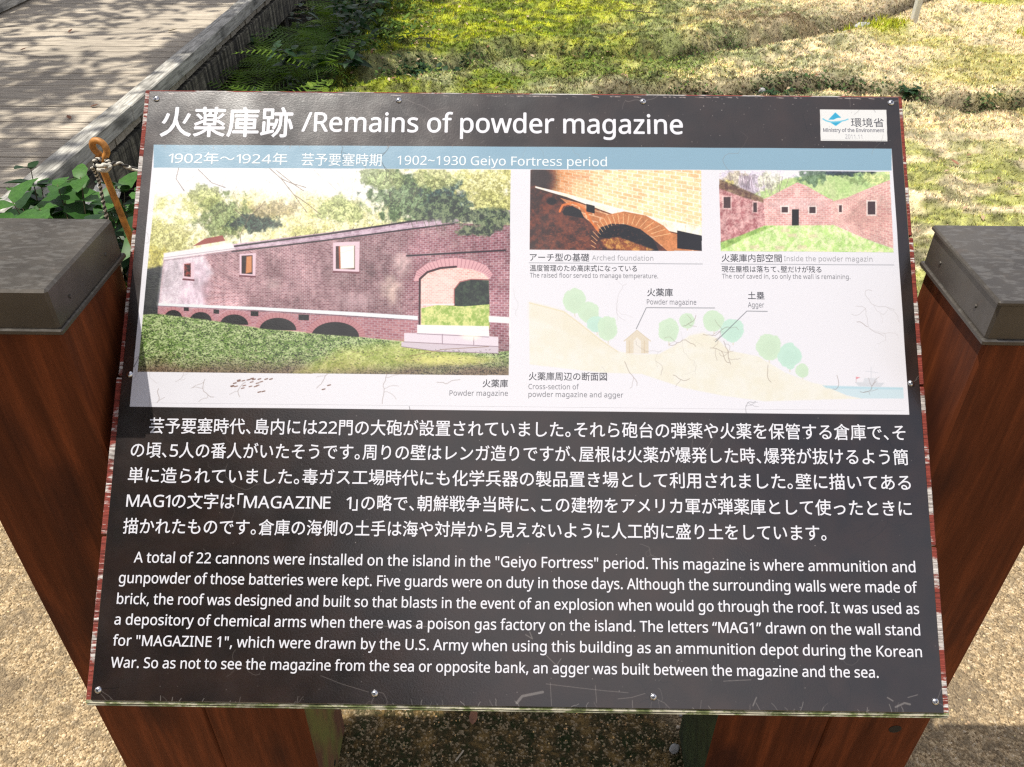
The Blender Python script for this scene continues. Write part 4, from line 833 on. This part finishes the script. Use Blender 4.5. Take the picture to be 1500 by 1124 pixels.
for k in range(520):  # short chalky flecks along the top left
    x = 225+abs(random.gauss(0, 1))*210; y = random.uniform(136, 214)
    if x > 760: continue
    a = random.gauss(1.9, .5); L = random.uniform(1.5, 6); line([(x, y), (x+math.cos(a)*L, y+math.sin(a)*L)], rgb(150, 140, 136), .7, random.uniform(.25, .7))
for k in range(420):
    x, y = random.uniform(215, 1380), random.choice([random.uniform(136, 215), random.uniform(604, 1044)]); r = random.uniform(.3, .8); blob(x, y, r, r, rgb(190, 185, 182), random.uniform(.3, .8))
for k in range(46):   # chipped lower edge
    x = random.uniform(135, 1380); y = 1029+(x-128)*.0132; a = -1.57+random.gauss(0, .35); L = random.uniform(4, 16)
    crack(x, y, a, 4, L/4, rgb(180, 178, 174), .8, random.uniform(.3, .8), .25, 0)
for k in range(90):
    x = random.uniform(222, 1312); y = 137+(x-219)*.007; line([(x, y), (x+random.uniform(2, 9), y+random.uniform(0, 1.2))], rgb(205, 190, 184), 1.1, random.uniform(.3, .9))
for (pts, w) in [([(130, 1026), (240, 1029), (430, 1031), (600, 1033), (740, 1035)], 1.0), ([(300, 1028.5), (380, 1030)], 1.5), ([(480, 1031), (580, 1033)], 1.4), ([(1312, 1036), (1325, 1030), (1333, 1032)], 3.), ([(1300, 1022), (1308, 1027)], 2.), ([(1330, 1022), (1344, 1018)], 1.4),
                 ([(757, 1030), (765, 1020), (795, 1014)], 4.), ([(800, 1002), (850, 1008), (885, 1012), (920, 1015)], .9), ([(806, 1000), (808, 1034)], .9), ([(872, 1004), (874, 1030)], .9), ([(1103, 1034), (1108, 1022)], 2.), ([(770, 930), (780, 936), (776, 926)], 1.6), ([(800, 960), (815, 975), (822, 965)], 1.2),
                 ([(540, 915), (570, 918), (600, 917), (625, 918)], 1.4), ([(945, 1016), (925, 1022), (905, 1024)], .9), ([(540, 1014), (500, 1002), (470, 990)], .8), ([(1060, 998), (1100, 996)], 1.2)]:
    line(pts, rgb(168, 164, 160), w, .55)
im = bpy.data.images.new('panel_print', TW, TH); buf = np.ones((TH, TW, 4), np.float32)
for q_ in (Q1, [(777, 249), (1027, 250), (1028, 368), (776, 366)], [(1053, 250), (1303, 252), (1309, 370), (1056, 368)]):
    P_ = np.array(q_); sl = region(P_[:, 0].min()-1, P_[:, 1].min()-1, P_[:, 0].max()+1, P_[:, 1].max()+1); m_ = quadclip(q_)(PX[sl], PY[sl])[..., None]; v_ = IMG[sl]; IMG[sl] = v_+(.06+.94*np.clip((v_-.5)*1.18+.58, 0, .98)*(v_ > .25)+v_*(v_ <= .25)-v_)*m_*sstep(.18, .45, v_)
LIN = np.where(IMG <= .04045, IMG/12.92, ((np.clip(IMG, 0, 1)+.055)/1.055)**2.4)*.58; buf[..., :3] = np.where(LIN <= .0031308, LIN*12.92, 1.055*np.clip(LIN, 1e-6, 1)**(1/2.4)-.055); im.pixels.foreach_set(buf.ravel()); im.update(); im.pack()

# ------------------------------------------------------------------ panel materials
def mat_print():
    m, t, b = M_new('printed_panel'); tx = t.nodes.new('ShaderNodeTexImage'); tx.image = im; tx.interpolation = 'Cubic'
    u_ = t.nodes.new('ShaderNodeUVMap'); u_.uv_map = 'print'; t.links.new(u_.outputs[0], tx.inputs[0])
    v = coords(t); n = noise(t, v, 14, 5, .6); n2 = noise(t, v, 420, 3)
    t.links.new(tx.outputs['Color'], b.inputs['Base Color'])
    t.links.new(ramp(t, n, [(.3, g(.15)), (.7, g(.25))]), b.inputs['Roughness']); b.inputs['IOR'].default_value = 1.82
    h = t.nodes.new('ShaderNodeMath'); h.operation = 'MULTIPLY_ADD'; h.inputs[1].default_value = .8; t.links.new(n, h.inputs[0]); t.links.new(n2, h.inputs[2])
    bump(t, b, h.outputs[0], .12, .0006); return m
MT['print'] = mat_print()
def mat_ink(name, c):
    m, t, b = M_new(name); v = coords(t); n = noise(t, v, 160, 5, .7); n1 = noise(t, v, 14, 5, .6)
    t.links.new(ramp(t, n, [(.28, tuple(x*.72 for x in c)), (.42, c)]), b.inputs['Base Color'])
    b.inputs['IOR'].default_value = 1.82; t.links.new(ramp(t, n1, [(.3, g(.15)), (.7, g(.25))]), b.inputs['Roughness']); return m
INK = dict(w=mat_ink('white_print', (.54, .54, .58)), k=mat_ink('dark_print', (.06, .06, .07)), g=mat_ink('grey_print', (.17, .17, .19)), lg=mat_ink('pale_grey_print', (.28, .28, .30)), p=mat_ink('pale_print_on_blue', (.52, .57, .60)))

# ------------------------------------------------------------------ sign: posts, boards, panel
sign = empty('information_sign', (0, .05, 0))
tag(sign, 'slanted black information board about a powder magazine, on two stained timber posts with metal caps', 'sign')
def upright(name, x0, x1, y0, y1, ztop, mat, slope=None):
    q = MB()
    if slope is None: q.box((x0, y0, -.05), (x1, y1, ztop), .0035)
    else:
        z0, z1 = slope; q.add([(x0, y0, -.05), (x1, y0, -.05), (x1, y1, -.05), (x0, y1, -.05), (x0, y0, z0), (x1, y0, z0), (x1, y1, z1), (x0, y1, z1)],
                              [(0, 3, 2, 1), (4, 5, 6, 7), (0, 1, 5, 4), (1, 2, 6, 5), (2, 3, 7, 6), (3, 0, 4, 7)])
    return q.build(name, mat, sign, loc=(0, -.05, 0))
def cap_on(post, x0, x1, y0, y1, zt, lip):
    q = MB(); e = .004; q.box((x0-e, y0-e, zt-.055), (x1+e, y1+e, zt), .003)
    q.box((x0-e-.003, y0-e-.003, zt-.056), (x1+e+.003, y1+e+.003, zt-.049), .0015)
    if lip: q.box((x0-e-.003, y0-e-.003, zt-.006), (x1+e+.003, y1+e+.003, zt+.0008), .002)
    sx_ = x0-e if lip else x1+e; dr = -1 if lip else 1
    for yy in ((y0+.035), (y1-.035)):
        for k in range(1): q.tube([(sx_-dr*.001, yy, zt-.030), (sx_+dr*.0016, yy, zt-.030)], [.0028, .0022], 10)
    return q.build('post_cap', MT['cap'], post)
def board_under(y): return BO[2]+(y-BO[1])*ST/CT-.036/CT
PL = upright('post', -.6957, -.5145, 0, .170, 1.09, MT['stain']); PR = upright('post', .5160, .6812, 0, .170, 1.09, MT['stain'])
PL['label'] = 'left capped timber post'; PR['label'] = 'right capped timber post'
cap_on(PL, -.6957, -.5145, 0, .170, 1.1251, False); cap_on(PR, .5160, .6812, 0, .170, 1.1251, True)
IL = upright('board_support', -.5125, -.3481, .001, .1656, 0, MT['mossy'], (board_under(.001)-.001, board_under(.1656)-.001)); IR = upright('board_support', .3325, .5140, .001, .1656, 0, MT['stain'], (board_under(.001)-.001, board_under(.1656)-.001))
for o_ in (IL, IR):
    o_.data.materials.clear(); o_.data.materials.append(MT['stain']); o_.data.materials.append(MT['mossy'] if o_ is IL else MT['algae_shade'])
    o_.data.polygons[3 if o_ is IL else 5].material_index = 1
# a bolt recess on each inner support face and a knot hole on the right one
q = MB(); q.tube([(-.3485, .075, .03), (-.3476, .075, .03)], [.007, .006], 10); q.build('bolt', MT['hole'], sign, loc=(0, -.05, 0))
kx, _, kz = [float(a) for a in (_C+(_F+_R*(1311-750)/CAM['f']-_U*(1068-562)/CAM['f'])*((0-_C[1])/(_F+_R*(1311-750)/CAM['f']-_U*(1068-562)/CAM['f'])[1]))]
q = MB(); q.tube([(kx, .012, kz), (kx, -.0006, kz)], [.009, .0105], 12); q.build('bolt', MT['hole'], sign, loc=(0, -.05, 0))
BR = empty('board', (0, BO[1]-.05, BO[2]), (TAU, 0, 0), sign)
# four backing planks, peeling ends showing beyond the panel
edges = [0, .1925, .3870, .5795, BH]
for k in range(4):
    a, b_ = edges[k]+(.0012 if k else 0), edges[k+1]-(.0012 if k < 3 else 0)
    q = MB(); dl, dr = random.uniform(-.0015, .0015), random.uniform(-.0015, .0015); q.box((-.5+dl, a, -.034), (.5+dr, b_, -.0035), .0012)
    # frayed end grain: small notches along both ends
    o = q.build('backing_plank', MT['peel'], BR)
q = MB(); q.box((-.4985, -.0022, -.032), (.4985, -.0002, -.0042), .0006); q.build('drip_edge', MT['edgemoss'], BR)
q = MB(); q.box((-.4993, .0004, -.0036), (.4993, .0044, -.0028), .0003); q.build('drip_edge', MT['edgemoss'], BR)
for v_ in (.12, .62): q = MB(); q.box((-.47, v_, -.075), (.47, v_+.06, -.0345), .002); q.build('rear_batten', MT['stain'], BR)

def uvize(me, dx=0, dy=0):
    n_ = len(me.loops); vi = np.zeros(n_, np.int32); me.loops.foreach_get('vertex_index', vi); cc = np.zeros(len(me.vertices)*3, np.float32); me.vertices.foreach_get('co', cc); cc = cc.reshape(-1, 3)[vi]
    u_ = me.uv_layers.new(name='print'); a = np.stack([cc[:, 0]+.5, cc[:, 1]/VM], -1).astype(np.float32); u_.data.foreach_set('uv', a.ravel())
def sheet(name, corners_px, z, parent, z0=None):
    """thin printed film: corners given on the board plane"""
    c = [brd(*p) for p in corners_px]; lo = z-.0001
    vs = [(u_, v_, z) for u_, v_ in c]+[(u_, v_, lo) for u_, v_ in c]
    me = mesh(name, vs, [(3, 2, 1, 0), (0, 1, 5, 4), (1, 2, 6, 5), (2, 3, 7, 6), (3, 0, 4, 7)], MT['print']); uvize(me); return link(name, me, parent)
q = MB(); q.box((-.4925, .0042, -.0035), (.4925, .7697, 0), .0008)
pme = mesh('panel', q.v, q.f, MT['print']); uvize(pme); panel = link('panel', pme, BR)
# screws
for (a, b_) in [(229, 145), (584, 147), (942, 149), (1305, 151), (190, 548.5), (1334.5, 561.6), (144, 1011), (549, 1016), (957, 1021), (1370, 1028)]:
    u_, v_ = brd(a, b_); q = MB(); R_ = .0042
    q.tube([(0, 0, -.001), (0, 0, .0004), (0, 0, .0016), (0, 0, .0024), (0, 0, .0027)], [R_, R_, R_*.86, R_*.5, R_*.3], 18)
    o = q.build('screw', MT['steel'], BR, True, loc=(u_, v_, 0), rot=(0, 0, random.uniform(0, 3)))
    q = MB(); q.box((-.0018, -.0004, .0018), (.0018, .0004, .00285)); q.box((-.0004, -.0018, .0018), (.0004, .0018, .0029)); q.build('recess', MT['hole'], o)
sh = sheet('printed_sheet', SHEET, .00015, panel); sheet('title_strip', STRIP, .0002, panel)['label'] = 'pale blue strip with the period'
sheet('printed_photo', Q1, .00025, panel)['label'] = 'large photo of the long brick building with arches along its foot'
sheet('printed_photo', [(777, 249), (1027, 250), (1028, 368), (776, 366)], .00025, panel)['label'] = 'photo of the arched brick foundation in warm light'
sheet('printed_photo', [(1053, 250), (1303, 252), (1309, 370), (1056, 368)], .00025, panel)['label'] = 'photo of the roofless brick interior with grass floor'
sheet('ministry_sticker', [(1203, 162), (1296, 163), (1298, 206), (1204, 205)], .0002, panel)['label'] = 'white sticker with a blue emblem'

# ------------------------------------------------------------------ lettering
FD = os.path.join(bpy.utils.system_resource('DATAFILES'), 'fonts')
def fnt(n_):
    try: return bpy.data.fonts.load(os.path.join(FD, n_))
    except Exception: return None
F_LAT = fnt('NotoSansHebrew-Regular.woff2'); F_CJK = fnt('Noto Sans CJK Regular.woff2')
_gc = {}
def glyphs(body, font, off=0., res=4):
    key = (body, font.name if font else '', off)
    if key in _gc: return _gc[key]
    c = bpy.data.curves.new('t', 'FONT'); c.body = body; c.resolution_u = res; c.offset = off
    if font: c.font = font
    o = bpy.data.objects.new('t', c); COL.objects.link(o); dg = bpy.context.evaluated_depsgraph_get(); oe = o.evaluated_get(dg); me = oe.to_mesh()
    V = np.array([v.co[:2] for v in me.vertices]) if len(me.vertices) else np.zeros((0, 2)); F_ = [tuple(p.vertices) for p in me.polygons]
    oe.to_mesh_clear(); bpy.data.objects.remove(o); bpy.data.curves.remove(c); _gc[key] = (V, F_); return V, F_
def measure():
    a = glyphs('国', F_CJK)[0]; b2 = glyphs('国国', F_CJK)[0]; em = b2[:, 0].max()-a[:, 0].max(); return em, a[:, 1].min(), a[:, 1].max()
EM, KY0, KY1 = measure(); CAPH = glyphs('H', F_LAT)[0][:, 1].max()
def bold(V, F_, w):
    """heavier strokes: the outline repeated with small shifts, each a hair lower"""
    if w <= 0: return V, F_, np.zeros(len(V))
    Vs, Fs, Zs = [], [], []
    for k, (a, b_) in enumerate(((0, 0), (1, 0), (-1, 0), (0, 1), (0, -1))):
        Vs.append(V+np.array([a, b_])*w); Fs += [tuple(i+k*len(V) for i in f_) for f_ in F_]; Zs.append(np.full(len(V), -k*1.2e-5))
    return np.concatenate(Vs), Fs, np.concatenate(Zs)
def put(name, V, F_, p0, p1, mat, z, w=0, label=None):
    """V in line units (x along the line from 0 to 1, y in metres); p0, p1 board points"""
    d = Vector((p1[0]-p0[0], p1[1]-p0[1])); L = d.length; d.normalize(); n_ = Vector((-d.y, d.x))
    V = V*np.array([L, 1]); V, F_, zz = bold(V, F_, w)
    vs = [(p0[0]+d.x*x+n_.x*y, p0[1]+d.y*x+n_.y*y, z+q_) for (x, y), q_ in zip(V, zz)]
    me = mesh(name, vs, F_, mat); o = link(name, me, panel)
    if label: o['label'] = label
    return o
def latin(body, l, r, cap_px, ink, z=.00038, off=.0, name='text_line', font=None):
    V, F_ = glyphs(body, font or F_LAT, 0.); V = V.copy(); x0, x1 = V[:, 0].min(), V[:, 0].max(); V[:, 0] = (V[:, 0]-x0)/(x1-x0)
    mid = ((l[0]+r[0])/2, (l[1]+r[1])/2); hv = abs(brd(mid[0], mid[1])[1]-brd(mid[0], mid[1]-cap_px)[1]); V[:, 1] *= hv/CAPH
    return put(name, V, F_, brd(*l), brd(*r), INK[ink], z, off*hv)
def japanese(body, l, r, h_px, ink, z=.00038, off=.0, name='text_line'):
    """l, r: pixel points on the centre line of the first and last character; h_px: height of a full character"""
    pen = 0; Vs, Fs, n_ = [], [], 0
    for ch in body:
        lat = ord(ch) < 256
        if ch == '　': pen += 1; continue
        if ch == ' ': pen += .45; continue
        if lat:
            V, F_ = glyphs(ch, F_LAT, 0.); k = .80*(KY1-KY0)/EM/CAPH; V = V*np.array([k*1.12, k]); w = V[:, 0].max()-V[:, 0].min(); V = V-np.array([V[:, 0].min(), 0])+np.array([pen+.045, KY0/EM+.085]); pen += w+.09
        else:
            V, F_ = glyphs(ch, F_CJK, 0.); V = V/EM; ref = glyphs('国', F_CJK)[0][:, 0].min()/EM-.09
            adv = 1.
            if ch in '、。」': adv = .5
            if ch == '「': adv = .5; V = V-np.array([.5, 0])
            V = V+np.array([pen, 0]); pen += adv
        Vs.append(V); Fs += [tuple(i+n_ for i in f_) for f_ in F_]; n_ += len(V)
    V = np.concatenate(Vs); x0, x1 = V[:, 0].min(), V[:, 0].max(); V[:, 0] = (V[:, 0]-x0)/(x1-x0)
    cy = (KY0+KY1)/2/EM; mid = ((l[0]+r[0])/2, (l[1]+r[1])/2); hv = abs(brd(mid[0], mid[1]+h_px/2)[1]-brd(mid[0], mid[1]-h_px/2)[1])
    V[:, 1] = (V[:, 1]-cy)*hv/((KY1-KY0)/EM)
    return put(name, V, Fs, brd(*l), brd(*r), INK[ink], z, off*hv)
OJ = .010
japanese('火薬庫跡', (236, 179.5), (429, 180.5), 41, 'w', off=.017, z=.00018, name='title_text')
latin('/Remains of powder magazine', (442, 192.5), (1000, 196.5), 27.5, 'w', z=.00018, off=.02, name='title_text')
japanese('1902年～1924年', (247, 232), (421, 233.5), 16.5, 'p', off=OJ*.8); japanese('芸予要塞時期', (442, 234.2), (559, 235.2), 17.5, 'p', off=OJ*.8); latin('1902～1930 Geiyo Fortress period'.replace('～', '~'), (582, 241.5), (889, 244), 13, 'p', off=.012)
for body, l, r in [('芸予要塞時代、島内には22門の大砲が設置されていました。それら砲台の弾薬や火薬を保管する倉庫で、そ', (219, 624), (1326, 634.5)),
                   ('の頃、5人の番人がいたそうです。周りの壁はレンガ造りですが、屋根は火薬が爆発した時、爆発が抜けるよう簡', (192, 659.5), (1330, 670.5)),
                   ('単に造られていました。毒ガス工場時代にも化学兵器の製品置き場として利用されました。壁に描いてある', (188, 696.5), (1333.6, 707.5)),
                   ('MAG1の文字は「MAGAZINE  1」の略で、朝鮮戦争当時に、この建物をアメリカ軍が弾薬庫として使ったときに', (185.6, 733.5), (1335, 745.5)),
                   ('描かれたものです。倉庫の海側の土手は海や対岸から見えないように人工的に盛り土をしています。', (180.7, 771), (1210, 781.5))]:
    japanese(body, l, r, 22, 'w', z=.00018, off=OJ)
for body, l, r in [('A total of 22 cannons were installed on the island in the "Geiyo Fortress" period. This magazine is where ammunition and', (196, 824), (1341, 838.5)),
                   ('gunpowder of those batteries were kept. Five guards were on duty in those days. Although the surrounding walls were made of', (174, 854), (1344, 868.5)),
                   ('brick, the roof was designed and built so that blasts in the event of an explosion when would go through the roof. It was used as', (171, 884.7), (1346.5, 899.7)),
                   ('a depository of chemical arms when there was a poison gas factory on the island. The letters “MAG1” drawn on the wall stand', (167.4, 915), (1348, 931)),
                   ('for "MAGAZINE 1", which were drawn by the U.S. Army when using this building as an ammunition depot during the Korean', (165, 945.7), (1350.6, 962.7)),
                   ('War. So as not to see the magazine from the sea or opposite bank, an agger was built between the magazine and the sea.', (162, 978), (1287, 993))]:
    latin(body, l, r, 15.5, 'w', z=.00018, off=.014)
japanese('火薬庫', (707, 562), (744, 562.2), 11, 'k', off=OJ); latin('Powder magazine', (658.4, 579.6), (744, 580), 7.6, 'g')
japanese('アーチ型の基礎', (776, 377.3), (863, 377.8), 11, 'k', off=OJ*.6); latin('Arched foundation', (867, 381.4), (957, 382), 7.2, 'lg')
japanese('温度管理のため高床式になっている', (776, 393), (933, 393.8), 9, 'k', off=OJ*.4); latin('The raised floor served to manage temperature.', (776, 406.6), (964, 407.8), 6.6, 'g')
japanese('火薬庫内部空間', (1057, 378.3), (1145, 378.8), 11, 'k', off=OJ*.6); latin('Inside the powder magazin', (1148.4, 382.6), (1278, 383.2), 7.2, 'lg')
japanese('現在屋根は落ちて、壁だけが残る', (1057, 394.5), (1203, 395.2), 9, 'k', off=OJ*.4); latin('The roof caved in, so only the wall is remaining.', (1057.5, 408), (1245.6, 409), 6.6, 'g')
japanese('火薬庫', (948, 428.6), (985.5, 429), 11, 'k', off=OJ*.8); latin('Powder magazine', (947.5, 446), (1020, 446.6), 7.4, 'g')
japanese('土塁', (1095.5, 433.3), (1119.5, 433.6), 10.5, 'k', off=OJ*.8); latin('Agger', (1095.5, 450.3), (1119.5, 450.5), 7.4, 'g')
japanese('火薬庫周辺の断面図', (774.5, 551.5), (889, 552.2), 11.5, 'k', off=OJ*.6); latin('Cross-section of', (774, 570), (848, 570.5), 7.4, 'g'); latin('powder magazine and agger', (774, 581.3), (913, 582.4), 7.4, 'g')
japanese('環境省', (1246.4, 180), (1294.5, 180.4), 12.5, 'k', z=.00032, off=OJ*.4); latin('Ministry of the Environment', (1206, 193.4), (1295, 193.9), 5.2, 'g', z=.00032, off=.04); latin('2011.11', (1238, 203.2), (1263, 203.6), 6, 'lg', z=.00032)

# ------------------------------------------------------------------ iron stake with a loop, and its rope
st = empty('iron_stake', (-.80, 1.0, 0), ); tag(st, 'rusty yellow iron stake with a ring eye at its top, standing behind the left post', 'stake')
def ray_y(px, py, y):
    d = _F+_R*(px-750)/CAM['f']-_U*(py-562)/CAM['f']; return Vector(_C+d*(y-_C[1])/d[1])
top = ray_y(150, 246, 1.0); low = ray_y(206, 385, 1.0); dn = (low-top).normalized(); foot = top+dn*((top.z+.05)/-dn.z)
stl = Vector((-.80, 1.0, 0)); rr = ray_y(157, 246, 1.0)-ray_y(145.5, 246, 1.0); rad = rr.length/2*.84
ctr = ray_y(144.5, 219, 1.0); Rl = (ray_y(156, 219, 1.0)-ray_y(133, 219, 1.0)).length/2*.93
rt = Vector((1, 0, 0)); upv = -dn
pts = [foot-stl, (foot+(top-foot)*.5)-stl, top-stl]
a0 = -50
for k in range(15):
    a = math.radians(a0+k*(285/14)); p = ctr+rt*math.cos(a)*Rl+upv*math.sin(a)*Rl*1.12+Vector((0, .012*(k/14), 0)); pts.append(p-stl)
pts.append(top+dn*-.012+Vector((-.012, .016, 0))-stl)
q = MB(); q.tube(pts, rad, 12); q.build('rod', MT['rod'], st, True)
rp_ = empty('rope', (-.80, 1.0, 0)); tag(rp_, 'black and white twisted rope knotted round the neck of the iron stake', 'rope')
def strand(path, r, turns, phase, name, mat, seg=7):
    P = [Vector(p) for p in path]; out_ = []; n_ = 40*max(1, len(P)//4)
    for i in range(n_+1):
        s_ = i/n_*(len(P)-1); k = min(int(s_), len(P)-2); f = s_-k
        p0, p1, p2, p3 = P[max(k-1, 0)], P[k], P[k+1], P[min(k+2, len(P)-1)]
        c = .5*((2*p1)+(p2-p0)*f+(2*p0-5*p1+4*p2-p3)*f*f+(3*p1-3*p2+p3-p0)*f**3)
        t_ = (p2-p1).normalized(); u_ = t_.cross(Vector((.13, .2, 1))).normalized(); w_ = t_.cross(u_); a = phase+turns*6.283*i/n_
        out_.append(c+(u_*math.cos(a)+w_*math.sin(a))*r*.85-stl)
    q = MB(); q.tube(out_, r, seg); q.build(name, mat, rp_, True)
kn = ray_y(150, 242, .985); rw = .0030
wrap = [kn+Vector((math.cos(a)*.0135, math.sin(a)*.0135, -.004+.0012*k)) for k, a in enumerate([x*.785 for x in range(0, 14)])]
knot = [kn+Vector((.004, -.02, .006)), kn+Vector((.018, -.022, .012)), kn+Vector((.026, -.016, .004)), kn+Vector((.016, -.02, -.008)), kn+Vector((-.004, -.022, -.004))]
run = [kn+Vector((.016, -.012, .004)), ray_y(172, 239, .99), ray_y(190, 246, 1.0), ray_y(215, 252, 1.01), Vector((-.42, 1.05, .70)), Vector((-.1, 1.1, .35)), Vector((.2, 1.1, .012))]
tail = [kn+Vector((-.018, -.012, 0)), ray_y(144, 262, .99), ray_y(150, 290, .99), ray_y(157, 320, .99), ray_y(168, 352, 1.0), ray_y(178, 400, 1.02), ray_y(190, 470, 1.05)]
tail += [Vector((tail[-1].x+.02, 1.08, .012))]
for ph, nm, mt in ((0, 'strand', MT['rope']), (math.pi, 'strand', MT['rope2'])):
    strand(wrap, rw, 9, ph, nm, mt); strand(run, rw*.95, 34, ph, nm, mt); strand(tail, rw*.9, 30, ph, nm, mt)
strand(knot, .0046, 1, 0, 'strand', MT['rope'])

# ------------------------------------------------------------------ small things
def crumple(name, corners, mat, nu=14, nv=10, amp=.02):
    c = [Vector(p) for p in corners]; vs = []; fs = []
    for i in range(nu+1):
        for j in range(nv+1):
            a, b_ = i/nu, j/nv; p = c[0]*(1-a)*(1-b_)+c[1]*a*(1-b_)+c[2]*a*b_+c[3]*(1-a)*b_
            vs.append(p+Vector((random.gauss(0, amp*.2), random.gauss(0, amp*.2), random.gauss(0, amp*.5)+amp*math.sin(a*9+b_*4))))
    for i in range(nu):
        for j in range(nv):
            k = i*(nv+1)+j; fs.append((k, k+nv+1, k+nv+2, k+1))
    o_ = sum(vs, Vector())/len(vs); return link(name, mesh(name, [v-o_ for v in vs], fs, mat, True), None, o_)
tag(crumple('plastic_sheet', [(-1.86, 2.12, .02), (-1.66, 2.10, .03), (-1.62, 2.42, .20), (-1.80, 2.44, .16)], MT['film']), 'crumpled piece of clear plastic lying among the leaves at the kerb end', 'plastic film')
def curled_leaf(loc, L, rz, label, mat=None, lift=.004):
    me = leaf_mesh('fallen_leaf', L, L*.5, mat or MT['dry'], .5, -.25, .04, 8); o = link('fallen_leaf', me, None, loc, (random.uniform(-.15, .15), random.uniform(-.1, .1), rz)); o.location.z += lift; tag(o, label, 'leaf'); return o
x_, y_, _ = P2W(692, 1064); curled_leaf((float(x_), float(y_), .003), .034, 1.5, 'reddish brown fallen leaf on the gravel under the lower edge of the board')
x_, y_, _ = P2W(246, 47); curled_leaf((float(x_), float(y_), .002), .075, .2, 'large tan fallen leaf on the deck near the kerb beam', MT['stick'])
for (a, b_, l_) in [(133, 158, 'small dark curled leaf in a gap between deck planks'), (30, 75, 'brown dead leaf on the deck near its far left side'), (101, 49, 'tiny dry leaf on the deck, left of the large tan one'), (104, 176, 'orange brown leaf crumb on the deck just above the green plant')]:
    x_, y_, _ = P2W(a, b_); curled_leaf((float(x_), float(y_), .002), .045, random.uniform(0, 3), l_)
for (a, b_, l_) in [(1262, 236, 'pinkish fallen leaf on the grass right of the board'), (372, 1, '')]:
    if l_: x_, y_, _ = P2W(a+144, b_); z_ = float(ground_z(x_, y_)); curled_leaf((float(x_), float(y_), z_+.012), .05, 2.2, l_)
x_, y_, _ = P2W(673, 1109); q = MB(); q.box((-.0135, -.0016, 0), (.0135, .0016, .0022), .0005); o = q.build('stick', MT['stick'], None, loc=(float(x_), float(y_), .003), rot=(.1, -.12, .95)); tag(o, 'short pale stick on the gravel below the middle of the board', 'stick')
def rock(x, y, z, s, label, mat='stone'):
    import bmesh
    bm = bmesh.new(); bmesh.ops.create_icosphere(bm, subdivisions=3, radius=1)
    for v in bm.verts:
        n_ = .75+.5*float(fbm(np.array(v.co.x*1.7+x*9), np.array(v.co.y*1.7+v.co.z*1.3), 3)); v.co = Vector((v.co.x*s[0]*n_, v.co.y*s[1]*n_, v.co.z*s[2]*n_))
    me = bpy.data.meshes.new('stone'); bm.to_mesh(me); bm.free(); me.materials.append(MT[mat]); me.shade_smooth(); o = link('stone', me, None, (x, y, z), (0, 0, random.uniform(0, 3))); tag(o, label, 'stone'); return o
x_, y_, _ = P2W(988, 1098); rock(float(x_), float(y_), .002, (.0125, .009, .006), 'pale grey stone on the gravel beside the right board support')
x_, y_, _ = P2W(997, 1049); rock(float(x_), float(y_), .001, (.0035, .0035, .003), 'round white pebble under the board edge near the right support')
x_, y_, _ = P2W(993, 1066); rock(float(x_), float(y_), .001, (.0045, .004, .003), 'round orange pebble under the board edge near the right support', 'stick')
x_, y_, _ = P2W(1238, 50); rock(float(x_), float(y_), float(ground_z(x_, y_))-.01, (.065, .035, .025), 'flat white stone lying in the ditch left of the stake', 'stake')
x_, y_, _ = P2W(1262, 42); rock(float(x_), float(y_), float(ground_z(x_, y_)), (.07, .04, .03), 'grey stone next to the flat white stone in the ditch')
x_, y_, _ = P2W(1290, 22); rock(float(x_), float(y_), float(ground_z(x_, y_)), (.04, .03, .04), 'small dark stone between the ditch and the white stake')
x_, y_, _ = P2W(728, 79); rock(float(x_), float(y_), float(ground_z(x_, y_))+.01, (.03, .02, .02), 'small pale stone on the mossy edge of the ditch')
x_, y_, _ = P2W(1118, 124); rock(float(x_), float(y_), float(ground_z(x_, y_))+.01, (.022, .02, .02), 'small white stone on the bank above the board edge')
# white marker stake
x_, y_, _ = P2W(1336, 39); x_ = float(x_); y_ = float(y_); gz = float(ground_z(x_, y_)); q = MB(); q.box((-.022, -.02, -.1), (.022, .02, .185), .004)
o = q.build('marker_stake', MT['stake'], None, loc=(x_, y_, gz), rot=(.03, -.02, .2)); tag(o, 'short white painted marker stake standing in the dry grass', 'stake')
# scattered twigs
for i, (a, b_, L, rz, l_) in enumerate([(935, 18, .35, -.2, 'thin dark twig lying on the pale grass beyond the ditch'), (455, 1, .2, .5, ''), (620, 60, .16, .4, 'thin twig on the moss above the dark weeds')]):
    if not l_: continue
    x_, y_, _ = P2W(a, b_); gz = float(ground_z(x_, y_)); q = MB(); q.tube([(-L/2, 0, .004), (-L/6, .02, .012), (L/4, -.015, .012), (L/2, .03, .004)], [.005, .004, .003, .002], 6); q.tube([(-L/6, .02, .012), (-L*.05, .06, .02)], [.003, .0015], 5)
    o = q.build('twig', MT['bark'], None, True, loc=(float(x_), float(y_), gz+.012), rot=(0, 0, rz)); tag(o, l_, 'twig')
